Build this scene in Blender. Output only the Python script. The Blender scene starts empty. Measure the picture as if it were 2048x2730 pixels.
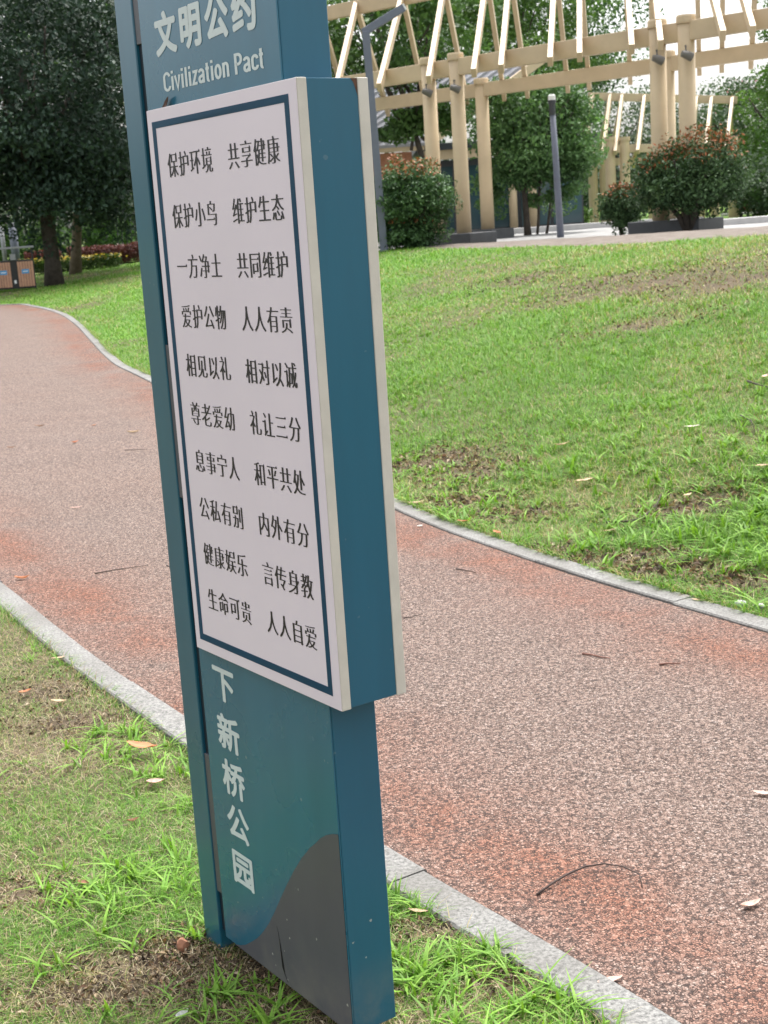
import bpy, bmesh, math, random
import numpy as np
from mathutils import Vector, Matrix

rng = np.random.default_rng(7)
random.seed(7)
sc = bpy.context.scene
COL = sc.collection
R = math.radians

# ------------------------------------------------------------------ camera
CAM_H = 1.60
PITCH, ROLL, FPX = 0.2066, -0.0646, 3708.0      # focal length in pixels of a 2048 px wide frame
fw = np.array([0, math.cos(PITCH), -math.sin(PITCH)])
r0 = np.array([1., 0, 0]); u0 = np.cross(r0, fw)
RT = math.cos(ROLL)*r0 + math.sin(ROLL)*u0
UP = -math.sin(ROLL)*r0 + math.cos(ROLL)*u0
cam = bpy.data.cameras.new('camera'); co = bpy.data.objects.new('camera', cam); COL.objects.link(co)
m = Matrix(((RT[0], UP[0], -fw[0], 0), (RT[1], UP[1], -fw[1], 0), (RT[2], UP[2], -fw[2], CAM_H), (0, 0, 0, 1)))
co.matrix_world = m
cam.sensor_fit = 'HORIZONTAL'; cam.sensor_width = 36; cam.lens = FPX/2048*36
cam.clip_start = 0.05; cam.clip_end = 3000
cam.dof.use_dof = True; cam.dof.focus_distance = 2.65; cam.dof.aperture_fstop = 20
sc.camera = co

# ------------------------------------------------------------------ world, sun, exposure
SUN_EL, SUN_AZ = R(68), R(25)     # azimuth measured from +Y clockwise: high, ahead of the camera
w = bpy.data.worlds.new('World'); sc.world = w; w.use_nodes = True
nt = w.node_tree; bgn = nt.nodes['Background']
sky = nt.nodes.new('ShaderNodeTexSky'); sky.sky_type = 'NISHITA'; sky.sun_disc = False
sky.sun_elevation = SUN_EL; sky.sun_rotation = SUN_AZ; sky.air_density = 1.0; sky.dust_density = 6.0; sky.ozone_density = 1.0
hs = nt.nodes.new('ShaderNodeHueSaturation'); hs.inputs['Saturation'].default_value = 0.22; hs.inputs['Value'].default_value = 1.0
nt.links.new(sky.outputs[0], hs.inputs['Color']); nt.links.new(hs.outputs[0], bgn.inputs[0])
bgn.inputs[1].default_value = 0.15
sl = bpy.data.lights.new('sun', 'SUN'); sl.energy = 1.0; sl.angle = R(20); sl.color = (1, 0.96, 0.9)
so = bpy.data.objects.new('sun', sl); COL.objects.link(so)
sd = Vector((math.sin(SUN_AZ)*math.cos(SUN_EL), math.cos(SUN_AZ)*math.cos(SUN_EL), math.sin(SUN_EL)))
so.rotation_euler = sd.to_track_quat('Z', 'Y').to_euler(); so.location = sd*50
sc.view_settings.view_transform = 'Standard'; sc.view_settings.look = 'None'
sc.view_settings.exposure = 1.6; sc.view_settings.gamma = 1

# ------------------------------------------------------------------ pixel rays (1659 px wide reading of the photograph)
S = 2048/1659
def ray(x, y):
    x *= S; y *= S
    return fw + (x-1024)/FPX*RT - (y-1365)/FPX*UP
def at(x, y, Y):
    d = ray(x, y); t = Y/d[1]
    return np.array([d[0]*t, Y, CAM_H + d[2]*t])
def zpath(y):
    t = np.clip((np.asarray(y, float)-8)/23, 0, 1); return 0.25*t*t*(3-2*t)
def g(x, y):
    d = ray(x, y); z = 0.
    for _ in range(30):
        t = (z-CAM_H)/d[2]; z = float(zpath(d[1]*t))
    return np.array([d[0]*t, d[1]*t])

# ------------------------------------------------------------------ helpers
def tag(o, label=None, cat=None, group=None, kind=None):
    if label: o['label'] = label
    if cat: o['category'] = cat
    if group: o['group'] = group
    if kind: o['kind'] = kind
    return o
def empty(name, loc, rz=0):
    o = bpy.data.objects.new(name, None); COL.objects.link(o)
    o.location = loc; o.rotation_euler = (0, 0, rz); o.empty_display_size = 0.1
    return o
def link(name, me, parent=None, loc=None, rz=None):
    o = bpy.data.objects.new(name, me); COL.objects.link(o)
    if parent: o.parent = parent
    if loc is not None: o.location = loc
    if rz is not None: o.rotation_euler = (0, 0, rz)
    return o
def mesh_tris(name, V, T, mat, cols=None, smooth=False):
    V = np.ascontiguousarray(V, np.float32); T = np.ascontiguousarray(T, np.int32)
    me = bpy.data.meshes.new(name)
    me.vertices.add(len(V)); me.vertices.foreach_set('co', V.ravel())
    k = T.shape[1]
    me.loops.add(T.size); me.loops.foreach_set('vertex_index', T.ravel())
    me.polygons.add(len(T)); me.polygons.foreach_set('loop_start', np.arange(0, T.size, k, dtype=np.int32))
    try: me.polygons.foreach_set('loop_total', np.full(len(T), k, np.int32))
    except Exception: pass
    if smooth: me.polygons.foreach_set('use_smooth', np.ones(len(T), bool))
    if cols is not None:
        a = me.color_attributes.new('Col', 'FLOAT_COLOR', 'POINT')
        c = np.ones((len(V), 4), np.float32); c[:, :cols.shape[1]] = cols
        a.data.foreach_set('color', c.ravel())
    me.update(calc_edges=True); me.validate()
    if mat: me.materials.append(mat)
    return me
def bm_mesh(name, bm, mat, smooth=False):
    me = bpy.data.meshes.new(name); bmesh.ops.recalc_face_normals(bm, faces=bm.faces[:]); bm.to_mesh(me); bm.free()
    if smooth:
        for p in me.polygons: p.use_smooth = True
    me.materials.append(mat); return me
def box(bm, x0, x1, y0, y1, z0, z1, bev=0.0, M=None):
    r = bmesh.ops.create_cube(bm, size=1)
    vs = r['verts']
    for v in vs: v.co = Vector(((x0+x1)/2+v.co.x*(x1-x0), (y0+y1)/2+v.co.y*(y1-y0), (z0+z1)/2+v.co.z*(z1-z0)))
    if bev > 0:
        es = list({e for v in vs for e in v.link_edges})
        rr = bmesh.ops.bevel(bm, geom=es, offset=bev, segments=2, affect='EDGES', profile=0.5)
        vs = list({v for f in rr['faces'] for v in f.verts} | {v for v in vs if v.is_valid})
    if M is not None:
        for v in vs: v.co = M @ v.co
    return vs
def boxobj(name, mat, parent, *a, bev=0.0, **k):
    bm = bmesh.new(); box(bm, *a, bev=bev, **k); return link(name, bm_mesh(name, bm, mat), parent)
def bar(bm, p0, p1, w, h, bev=0.0, up=(0, 0, 1)):
    p0 = Vector(p0); p1 = Vector(p1); d = p1-p0; L = d.length; X = d.normalized()
    Y = Vector(up).cross(X).normalized(); Z = X.cross(Y)
    M = Matrix((X, Y, Z)).transposed().to_4x4(); M.translation = (p0+p1)/2
    return box(bm, -L/2, L/2, -w/2, w/2, -h/2, h/2, bev=bev, M=M)
def tube(bm, pts, rad, n=10, cap=True):
    pts = [Vector(p) for p in pts]; rings = []
    if not hasattr(rad, '__len__'): rad = [rad]*len(pts)
    for i, p in enumerate(pts):
        d = (pts[min(i+1, len(pts)-1)]-pts[max(i-1, 0)]).normalized()
        a = d.cross(Vector((0, 0, 1)) if abs(d.z) < 0.9 else Vector((1, 0, 0))).normalized(); b = d.cross(a)
        rings.append([bm.verts.new(p+rad[i]*(math.cos(t)*a+math.sin(t)*b)) for t in [2*math.pi*k/n for k in range(n)]])
    for A, B in zip(rings, rings[1:]):
        for k in range(n): bm.faces.new((A[k], A[(k+1) % n], B[(k+1) % n], B[k]))
    if cap:
        bm.faces.new(rings[0][::-1]); bm.faces.new(rings[-1])

# ------------------------------------------------------------------ materials
def mat_new(name):
    m = bpy.data.materials.new(name); m.use_nodes = True; return m, m.node_tree, m.node_tree.nodes['Principled BSDF']
def ramp(nt, stops, fac):
    n = nt.nodes.new('ShaderNodeValToRGB'); e = n.color_ramp.elements
    while len(e) < len(stops): e.new(0.5)
    for s, (p, c) in zip(e, stops): s.position = p; s.color = (*c, 1)
    if fac is not None: nt.links.new(fac, n.inputs[0])
    return n.outputs[0]
def noise(nt, scale, detail=4, rough=0.55, vec=None, dist=0):
    n = nt.nodes.new('ShaderNodeTexNoise'); n.inputs['Scale'].default_value = scale; n.inputs['Detail'].default_value = detail
    n.inputs['Roughness'].default_value = rough; n.inputs['Distortion'].default_value = dist
    if vec is not None: nt.links.new(vec, n.inputs['Vector'])
    return n.outputs['Fac']
def coord(nt, kind='Object', scale=None):
    o = nt.nodes.new('ShaderNodeTexCoord').outputs[kind]
    if scale:
        mp = nt.nodes.new('ShaderNodeMapping'); mp.inputs['Scale'].default_value = scale; nt.links.new(o, mp.inputs[0]); return mp.outputs[0]
    return o
def mixc(nt, f, a, b, mode='MIX'):
    n = nt.nodes.new('ShaderNodeMix'); n.data_type = 'RGBA'; n.blend_type = mode
    for s, v in ((n.inputs[0], f), (n.inputs[6], a), (n.inputs[7], b)):
        if isinstance(v, (int, float)): s.default_value = v
        elif isinstance(v, tuple): s.default_value = (*v, 1)
        else: nt.links.new(v, s)
    return n.outputs[2]
def math_(nt, op, a, b=0.0, clamp=False):
    n = nt.nodes.new('ShaderNodeMath'); n.operation = op; n.use_clamp = clamp
    for s, v in ((n.inputs[0], a), (n.inputs[1], b)):
        if isinstance(v, (int, float)): s.default_value = v
        else: nt.links.new(v, s)
    return n.outputs[0]
def bump(nt, bsdf, h, strength=0.3, dist=0.01):
    n = nt.nodes.new('ShaderNodeBump'); n.inputs['Strength'].default_value = strength; n.inputs['Distance'].default_value = dist
    nt.links.new(h, n.inputs['Height']); nt.links.new(n.outputs[0], bsdf.inputs['Normal'])
def simple(name, c, rough=0.6, var=0.12, scale=6.0, metal=0.0, spec=0.5, bmp=0.0, bscale=60, c2=None):
    m, nt, b = mat_new(name); v = coord(nt)
    f = noise(nt, scale, 5, 0.6, v)
    lo = tuple(x*(1-var) for x in c); hi = tuple(min(1, x*(1+var)) for x in (c2 or c))
    nt.links.new(ramp(nt, [(0.3, lo), (0.7, hi)], f), b.inputs['Base Color'])
    b.inputs['Roughness'].default_value = rough; b.inputs['Metallic'].default_value = metal; b.inputs['Specular IOR Level'].default_value = spec
    if bmp: bump(nt, b, noise(nt, bscale, 3, 0.5, v), bmp, 0.004)
    return m
def painted(name, c, rough, dirt=(0.22, 0.2, 0.16), coat=0.5):
    """painted sheet metal with faint streaks, small specks of dried mud towards the ground"""
    m, nt, b = mat_new(name); v = coord(nt)
    st = noise(nt, 1.0, 6, 0.65, coord(nt, 'Object', (9, 9, 1.1)))
    base = ramp(nt, [(0.25, tuple(x*0.9 for x in c)), (0.75, tuple(min(1, x*1.12) for x in c))], st)
    vo = nt.nodes.new('ShaderNodeTexVoronoi'); vo.inputs['Scale'].default_value = 46; nt.links.new(v, vo.inputs['Vector'])
    n2 = noise(nt, 17, 5, 0.7, v)
    sp = math_(nt, 'LESS_THAN', vo.outputs['Distance'], math_(nt, 'MULTIPLY', math_(nt, 'SUBTRACT', n2, 0.52), 1.4))
    sx = nt.nodes.new('ShaderNodeSeparateXYZ'); nt.links.new(v, sx.inputs[0])
    low = math_(nt, 'SUBTRACT', 1.0, math_(nt, 'MULTIPLY', sx.outputs[2], 1.5), True)
    specks = math_(nt, 'MULTIPLY', sp, math_(nt, 'ADD', low, 0.12), True)
    nd = noise(nt, 5, 6, 0.7, v)
    mud = math_(nt, 'MULTIPLY', math_(nt, 'SUBTRACT', 1.0, math_(nt, 'MULTIPLY', sx.outputs[2], 5.0), True), ramp(nt, [(0.45, (0, 0, 0)), (0.72, (1, 1, 1))], nd))
    col = mixc(nt, math_(nt, 'MULTIPLY', specks, 0.75), base, (0.45, 0.45, 0.4))
    col = mixc(nt, math_(nt, 'MULTIPLY', mud, 0.55), col, dirt)
    nt.links.new(col, b.inputs['Base Color'])
    rr = ramp(nt, [(0.3, (rough*0.85,)*3), (0.7, (rough*1.2,)*3)], noise(nt, 3, 4, 0.6, v)); nt.links.new(rr, b.inputs['Roughness'])
    b.inputs['Specular IOR Level'].default_value = 0.5; b.inputs['Coat Weight'].default_value = coat; b.inputs['Coat Roughness'].default_value = 0.14
    bump(nt, b, noise(nt, 2.3, 2, 0.5, v), 0.06, 0.02)
    return m
def foliage_mat(name, trans=0.35, rough=0.5, spec=0.4):
    m, nt, b = mat_new(name)
    a = nt.nodes.new('ShaderNodeVertexColor'); a.layer_name = 'Col'
    nt.links.new(a.outputs[0], b.inputs['Base Color']); b.inputs['Roughness'].default_value = rough; b.inputs['Specular IOR Level'].default_value = spec
    t = nt.nodes.new('ShaderNodeBsdfTranslucent'); nt.links.new(mixc(nt, 1.0, a.outputs[0], (1.0, 1.0, 0.55), 'MULTIPLY'), t.inputs[0])
    mx = nt.nodes.new('ShaderNodeMixShader'); mx.inputs[0].default_value = trans
    out = nt.nodes['Material Output']
    nt.links.new(b.outputs[0], mx.inputs[1]); nt.links.new(t.outputs[0], mx.inputs[2]); nt.links.new(mx.outputs[0], out.inputs[0])
    return m
M = {}
M['slot_shade'] = simple('slot_shade_paint', (0.003, 0.012, 0.022), 0.6)  # near-black that stands in for shade between post and body
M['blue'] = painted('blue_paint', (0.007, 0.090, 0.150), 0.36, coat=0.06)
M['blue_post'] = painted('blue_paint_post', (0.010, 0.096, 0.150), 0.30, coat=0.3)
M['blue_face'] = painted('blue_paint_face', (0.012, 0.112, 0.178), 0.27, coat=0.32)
M['grey_paint'] = painted('grey_paint', (0.075, 0.078, 0.090), 0.5, coat=0.03)
M['board_white'] = simple('board_white', (0.68, 0.615, 0.675), 0.45, 0.025, 3)
M['board_blue'] = simple('board_blue', (0.016, 0.105, 0.20), 0.45, 0.05)
M['board_edge'] = simple('board_edge', (0.52, 0.495, 0.44), 0.55, 0.08, 14, bmp=0.1, bscale=300)
M['ink'] = simple('printed_ink', (0.012, 0.011, 0.014), 0.5)
M['letter'] = simple('letter_vinyl', (0.54, 0.61, 0.61), 0.5, 0.05)
M['rust'] = simple('rust', (0.10, 0.05, 0.03), 0.9, 0.4, 60)
M['timber'] = simple('beige_timber', (0.50, 0.39, 0.255), 0.55, 0.08, 2.5)
M['timber_low'] = simple('beige_column', (0.50, 0.392, 0.25), 0.6, 0.08, 2.0)
M['dark_metal'] = simple('dark_grey_metal', (0.12, 0.135, 0.18), 0.4, 0.08)
M['lamp_grey'] = simple('lamp_grey', (0.22, 0.23, 0.24), 0.4)
M['spot_grey'] = simple('spotlight_grey', (0.13, 0.125, 0.115), 0.45)
M['lens'] = simple('lamp_lens', (0.7, 0.72, 0.72), 0.2)
M['black_stone'] = simple('black_stone', (0.035, 0.038, 0.042), 0.5, 0.25, 6, bmp=0.2)
M['white_stone'] = simple('pale_stone', (0.36, 0.355, 0.35), 0.7, 0.1, 4, bmp=0.1)
M['bark'] = simple('bark', (0.055, 0.045, 0.036), 0.9, 0.4, 9, bmp=0.7, bscale=30)
M['bark_pale'] = simple('pale_bark', (0.15, 0.115, 0.085), 0.9, 0.3, 9, bmp=0.5, bscale=30)
M['roof'] = simple('grey_roof_metal', (0.30, 0.30, 0.325), 0.5, 0.08, 2)
M['brick'] = simple('brick_red', (0.36, 0.17, 0.10), 0.8, 0.2, 20)
M['dark_frame'] = simple('dark_frame', (0.03, 0.035, 0.042), 0.4)
M['bin_wood'] = simple('bin_wood', (0.42, 0.23, 0.15), 0.6, 0.15, 8)
M['bin_black'] = simple('bin_black', (0.012, 0.012, 0.014), 0.4)
M['sticker_blue'] = simple('sticker_blue', (0.06, 0.25, 0.5), 0.5)
M['sticker_white'] = simple('sticker_white', (0.7, 0.7, 0.7), 0.5)
M['leaf_tree'] = foliage_mat('tree_leaf', 0.3)
M['leaf_dark'] = foliage_mat('dark_leaf', 0.15, 0.55, 0.28)
M['grass'] = foliage_mat('grass_blade', 0.35, 0.55, 0.3)
M['litter'] = foliage_mat('dry_leaf', 0.15, 0.7, 0.25)
M['twig'] = simple('twig_bark', (0.05, 0.035, 0.03), 0.9, 0.3, 40)
M['twig_red'] = simple('twig_reddish', (0.16, 0.075, 0.055), 0.9, 0.3, 40)
m_, nt_, b_ = mat_new('teal_glass'); b_.inputs['Base Color'].default_value = (0.035, 0.075, 0.09, 1); b_.inputs['Roughness'].default_value = 0.08; b_.inputs['Specular IOR Level'].default_value = 0.6
nt_.links.new(ramp(nt_, [(0.3, (0.025, 0.05, 0.062)), (0.7, (0.05, 0.1, 0.115))], noise(nt_, 0.7, 2, 0.5, coord(nt_))), b_.inputs['Base Color']); M['glass'] = m_

def path_mat():
    m, nt, b = mat_new('rubber_granule_path'); v = coord(nt)
    vo = nt.nodes.new('ShaderNodeTexVoronoi'); vo.inputs['Scale'].default_value = 152; nt.links.new(v, vo.inputs['Vector'])
    ve = nt.nodes.new('ShaderNodeTexVoronoi'); ve.feature = 'DISTANCE_TO_EDGE'; ve.inputs['Scale'].default_value = 152; nt.links.new(v, ve.inputs['Vector'])
    hsv = nt.nodes.new('ShaderNodeSeparateColor'); nt.links.new(vo.outputs['Color'], hsv.inputs[0])
    grain = ramp(nt, [(0.0, (0.055, 0.037, 0.030)), (0.18, (0.166, 0.113, 0.092)), (0.55, (0.236, 0.170, 0.140)), (0.85, (0.297, 0.224, 0.189)), (1.0, (0.34, 0.28, 0.25))], hsv.outputs[0])
    worn = ramp(nt, [(0.0, (0.09, 0.032, 0.02)), (0.25, (0.215, 0.077, 0.042)), (0.75, (0.285, 0.105, 0.056)), (1.0, (0.33, 0.17, 0.11))], hsv.outputs[0])
    at_ = nt.nodes.new('ShaderNodeAttribute'); at_.attribute_name = 'edge'
    n1 = noise(nt, 0.9, 5, 0.6, v); n2 = noise(nt, 5.0, 4, 0.6, v)
    band = ramp(nt, [(0.0, (0.4,)*3), (0.10, (0.85,)*3), (0.26, (1.0,)*3), (0.42, (0.45,)*3), (0.75, (0.05,)*3)], math_(nt, 'MULTIPLY', at_.outputs['Fac'], 1.0))
    msk = math_(nt, 'MULTIPLY', band, ramp(nt, [(0.34, (0, 0, 0)), (0.62, (1, 1, 1))], math_(nt, 'ADD', math_(nt, 'MULTIPLY', n1, 0.7), math_(nt, 'MULTIPLY', n2, 0.3))))
    col = mixc(nt, msk, grain, worn)
    gray = ramp(nt, [(0.4, (0, 0, 0)), (0.7, (1, 1, 1))], noise(nt, 0.5, 4, 0.6, v))
    col = mixc(nt, math_(nt, 'MULTIPLY', gray, 0.3), col, mixc(nt, 0.5, col, (0.22, 0.19, 0.18)))
    # granules lost from the binder leave dark pits
    n3 = noise(nt, 60, 3, 0.6, v)
    gap = math_(nt, 'MULTIPLY', ramp(nt, [(0.05, (1, 1, 1)), (0.22, (0, 0, 0))], ve.outputs['Distance']), ramp(nt, [(0.36, (0.2,)*3), (0.56, (1, 1, 1))], n3))
    pit = math_(nt, 'LESS_THAN', hsv.outputs[1], math_(nt, 'MULTIPLY', noise(nt, 2.2, 3, 0.6, v), 0.30))
    col = mixc(nt, math_(nt, 'MULTIPLY', gap, 0.92), col, (0.018, 0.012, 0.010))
    col = mixc(nt, math_(nt, 'MULTIPLY', pit, 0.75), col, (0.03, 0.021, 0.019))
    # dirt washed against the kerb
    e0 = math_(nt, 'MULTIPLY', ramp(nt, [(0.0, (1,)*3), (0.022, (0,)*3)], at_.outputs['Fac']), ramp(nt, [(0.35, (0.2,)*3), (0.6, (1,)*3)], n2))
    col = mixc(nt, math_(nt, 'MULTIPLY', e0, 0.8), col, (0.05, 0.042, 0.034))
    nt.links.new(col, b.inputs['Base Color']); b.inputs['Roughness'].default_value = 0.85; b.inputs['Specular IOR Level'].default_value = 0.25
    hgt = math_(nt, 'MULTIPLY', math_(nt, 'MINIMUM', ve.outputs['Distance'], 0.3), math_(nt, 'ADD', hsv.outputs[2], 0.5))
    bump(nt, b, hgt, 0.9, 0.006)
    return m
M['path'] = path_mat()
def kerb_mat():
    m, nt, b = mat_new('granite_kerb'); v = coord(nt)
    n1 = noise(nt, 95, 4, 0.7, v); n2 = noise(nt, 3.0, 5, 0.65, v); n3 = noise(nt, 14, 5, 0.7, v)
    c = ramp(nt, [(0.36, (0.07, 0.069, 0.066)), (0.5, (0.160, 0.158, 0.150)), (0.66, (0.245, 0.241, 0.228))], n1)
    c = mixc(nt, ramp(nt, [(0.4, (0,)*3), (0.68, (0.75,)*3)], n2), c, (0.095, 0.088, 0.078))
    c = mixc(nt, ramp(nt, [(0.62, (0,)*3), (0.72, (0.5,)*3)], n3), c, (0.09, 0.082, 0.07))
    nt.links.new(c, b.inputs['Base Color']); b.inputs['Roughness'].default_value = 0.8
    bump(nt, b, n1, 0.4, 0.004); return m
M['kerb'] = kerb_mat()
def soil_mat():
    m, nt, b = mat_new('soil_and_thatch'); v = coord(nt)
    a = nt.nodes.new('ShaderNodeVertexColor'); a.layer_name = 'Col'
    n1 = noise(nt, 45, 5, 0.7, v); n2 = noise(nt, 6, 5, 0.65, v)
    c = ramp(nt, [(0.3, (0.026, 0.019, 0.013)), (0.5, (0.085, 0.062, 0.043)), (0.7, (0.19, 0.145, 0.10))], math_(nt, 'ADD', math_(nt, 'MULTIPLY', n1, 0.6), math_(nt, 'MULTIPLY', n2, 0.4)))
    gr = ramp(nt, [(0.3, (0.07, 0.15, 0.02)), (0.7, (0.16, 0.28, 0.05))], n1)
    sx = nt.nodes.new('ShaderNodeSeparateColor'); nt.links.new(a.outputs[0], sx.inputs[0])
    c = mixc(nt, sx.outputs[0], c, gr)                       # red: grass cover, green: pale paving, blue: bare trodden earth
    pav = ramp(nt, [(0.35, (0.25, 0.248, 0.245)), (0.65, (0.31, 0.308, 0.30))], n2)
    c = mixc(nt, sx.outputs[1], c, pav)
    br = ramp(nt, [(0.35, (0.12, 0.10, 0.083)), (0.65, (0.19, 0.165, 0.145))], n2)
    c = mixc(nt, sx.outputs[2], c, br)
    nt.links.new(c, b.inputs['Base Color']); b.inputs['Roughness'].default_value = 0.95; b.inputs['Specular IOR Level'].default_value = 0.15
    bump(nt, b, n1, 0.8, 0.015); return m
M['soil'] = soil_mat()

# ------------------------------------------------------------------ path edges (world metres)
near_px = [(0,1256),(45,1289),(90,1328),(135,1364),(198,1416),(257,1456),(333,1508),(401,1551),(836,1838),(928,1887),(989,1925),(1056,1969),(1138,2012),(1219,2056),(1322,2107),(1414,2161),(1491,2212)]
far_px = [(1659,1366),(1475,1312),(1373,1284),(1219,1238),(1066,1184),(964,1151),(857,1105),(329.6,828),(290,808.6),(250,790),(217.5,762),(188,728),(168,706.5),(141.7,685),(115,673),(82,665),(43,657)]
N = [g(*p) for p in near_px][::-1]; F = [g(*p) for p in far_px]
N = [np.array(p) for p in [(5.2,-6),(3.9,-4),(2.55,-1.2),(1.35,0.95)]] + N + [np.array(p) for p in [(-2.5,7.7),(-3.6,9.8),(-5.0,12.8),(-6.8,17),(-9.2,22),(-12.5,26.5),(-17,29.2),(-26,31)]]
F = [np.array(p) for p in [(8.6,-8),(6.2,-3.6),(4.0,0.5),(2.55,2.9)]] + F + [np.array(p) for p in [(F[-1][0]-3, F[-1][1]+1.0),(F[-1][0]-8, F[-1][1]+1.6),(F[-1][0]-17, F[-1][1]+2)]]
def smooth_line(P, step=0.06, sig=0.30):
    P = np.array(P); d = np.r_[0, np.cumsum(np.linalg.norm(np.diff(P, axis=0), axis=1))]
    n = int(d[-1]/step)+1; t = np.linspace(0, d[-1], n)
    Q = np.c_[np.interp(t, d, P[:, 0]), np.interp(t, d, P[:, 1])]
    for s in (sig,):
        k = int(3*s/step); ker = np.exp(-0.5*(np.arange(-k, k+1)*step/s)**2); ker /= ker.sum()
        E = np.r_[2*Q[0]-Q[k:0:-1], Q, 2*Q[-1]-Q[-2:-k-2:-1]]
        Q = np.c_[np.convolve(E[:, 0], ker, 'valid'), np.convolve(E[:, 1], ker, 'valid')]
    return Q
N = smooth_line(N); F = smooth_line(F)
def offset(P, d):
    t = np.gradient(P, axis=0); t /= np.linalg.norm(t, axis=1)[:, None]
    return P + d*np.c_[-t[:, 1], t[:, 0]]
KW = 0.116
No = offset(N, KW); Fo = offset(F, -KW)      # outer edges of the kerbs
def dist_line(x, y, P):
    P = P[::3]; out = np.empty(len(x))
    for i in range(0, len(x), 20000):
        xx = x[i:i+20000, None]; yy = y[i:i+20000, None]
        out[i:i+20000] = np.sqrt(((xx-P[None, :, 0])**2+(yy-P[None, :, 1])**2).min(1))
    return out
def inside(x, y, poly):
    res = np.zeros(len(x), bool); px, py = poly[:, 0], poly[:, 1]; qx, qy = np.roll(px, -1), np.roll(py, -1)
    for i in range(0, len(x), 20000):
        X = x[i:i+20000, None]; Y = y[i:i+20000, None]
        c = ((py > Y) != (qy > Y)) & (X < (qx-px)*(Y-py)/(qy-py+1e-12)+px)
        res[i:i+20000] = c.sum(1) % 2 == 1
    return res
corridor = np.r_[No[::4], Fo[::4][::-1]]
nearpoly = np.r_[No[::4], np.array([(-60, 30), (-60, -60), (4, -60)])]

# ------------------------------------------------------------------ terrain
def P3(x, y, Y): return at(x, y, Y)
ctrl = [P3(850,541,25), P3(1000,537,23.3), P3(1200,530,21), P3(1450,522,18.3), P3(1659,516,16.3), P3(2000,508,14.2), P3(2500,490,12.5), P3(620,566,29), P3(300,590,38),
        P3(965,533,29), P3(1455,505,24.9), P3(1210,508,32), P3(118,618,38), P3(37,628,36)]
ctrl += [np.array(c) for c in [(-3,42,.93),(3,46,.95),(10,42,.97),(16,32,1.0),(26,36,1.0),(14,22,1.03),(20,15,1.05),(0,70,.95),(22,70,.95),(-14,62,.75),(-16,85,.8),(40,90,1.),(-30,60,.45),(-40,35,.3),(60,30,1.0),(40,5,.8),(-60,100,.6),(60,140,1.),(-40,160,.8)]]
for i in range(0, len(Fo), 40): ctrl.append(np.array([Fo[i, 0], Fo[i, 1], float(zpath(Fo[i, 1]))]))
ctrl = np.array(ctrl)
def U(r2): return 0.5*r2*np.log(r2+1e-9)
n_ = len(ctrl); K = U(((ctrl[:, None, :2]-ctrl[None, :, :2])**2).sum(2)); K[np.diag_indices(n_)] += 0.3
A = np.zeros((n_+3, n_+3)); A[:n_, :n_] = K; A[:n_, n_] = 1; A[:n_, n_+1:] = ctrl[:, :2]; A[n_:, :n_] = A[:n_, n_:].T
cf = np.linalg.solve(A, np.r_[ctrl[:, 2], 0, 0, 0])
def vnoise(x, y, s, seed=0):
    r = np.random.default_rng(seed); T = r.random((64, 64)); x = x/s; y = y/s
    i = np.floor(x).astype(int); j = np.floor(y).astype(int); u = x-i; v = y-j; u = u*u*(3-2*u); v = v*v*(3-2*v)
    q = lambda a, b: T[a % 64, b % 64]
    return (q(i, j)*(1-u)+q(i+1, j)*u)*(1-v)+(q(i, j+1)*(1-u)+q(i+1, j+1)*u)*v
def fbm(x, y, s, seed=0): return (vnoise(x, y, s, seed)+0.5*vnoise(x, y, s/2.1, seed+1)+0.25*vnoise(x, y, s/4.3, seed+2))/1.75
def classify(x, y):
    """0 path corridor (kerbs included), 1 near verge, 2 far lawn and beyond"""
    c = np.full(len(x), 2); c[inside(x, y, nearpoly)] = 1; c[inside(x, y, corridor)] = 0; return c
def height(x, y, cl=None):
    x = np.atleast_1d(np.asarray(x, float)); y = np.atleast_1d(np.asarray(y, float))
    if cl is None: cl = classify(x, y)
    z = np.empty(len(x))
    for i in range(0, len(x), 20000):
        s = slice(i, i+20000)
        d2 = (x[s, None]-ctrl[None, :, 0])**2+(y[s, None]-ctrl[None, :, 1])**2
        z[s] = U(d2)@cf[:n_]+cf[n_]+cf[n_+1]*x[s]+cf[n_+2]*y[s]
    z = np.clip(z, -0.2, 1.35)
    zp = zpath(y); d = dist_line(x, y, Fo); t = np.clip(d/1.6, 0, 1); t = t*t*(3-2*t)
    far = zp*(1-t)+np.maximum(z, zp-0.02)*t + (fbm(x, y, 0.9, 5)-0.5)*0.05*np.clip(d/0.6, 0, 1)
    dn = dist_line(x, y, No)
    near = zp + (fbm(x, y, 0.5, 9)-0.5)*0.04*np.clip(dn/0.25, 0, 1) - 0.004
    return np.where(cl == 0, zp-0.02, np.where(cl == 1, near, far))
def hz(x, y): return float(height(x, y)[0])

# crest line of the lawn: beyond it lies the plaza
crest = np.array([P3(620,566,29)[:2], P3(850,541,25)[:2], P3(1000,537,23.3)[:2], P3(1200,530,21)[:2], P3(1450,522,18.3)[:2], P3(1659,516,16.3)[:2], P3(2000,508,14.2)[:2], P3(2500,490,12.5)[:2]])
cdir = crest[5]-crest[1]; cdir /= np.linalg.norm(cdir); cnor = np.array([-cdir[1], cdir[0]])
if cnor[1] < 0: cnor = -cnor
def beyond(x, y):      # metres behind the crest line
    return (x-crest[1][0])*cnor[0]+(y-crest[1][1])*cnor[1] - (fbm(x, y, 2.5, 31)-0.5)*0.8
def patch(x, y):       # 0 bare .. 1 lush
    return np.clip((fbm(x, y, 1.5, 3)-0.30)*2.0+ (fbm(x, y, 0.45, 8)-0.5)*0.9+0.12, 0, 1)

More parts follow.
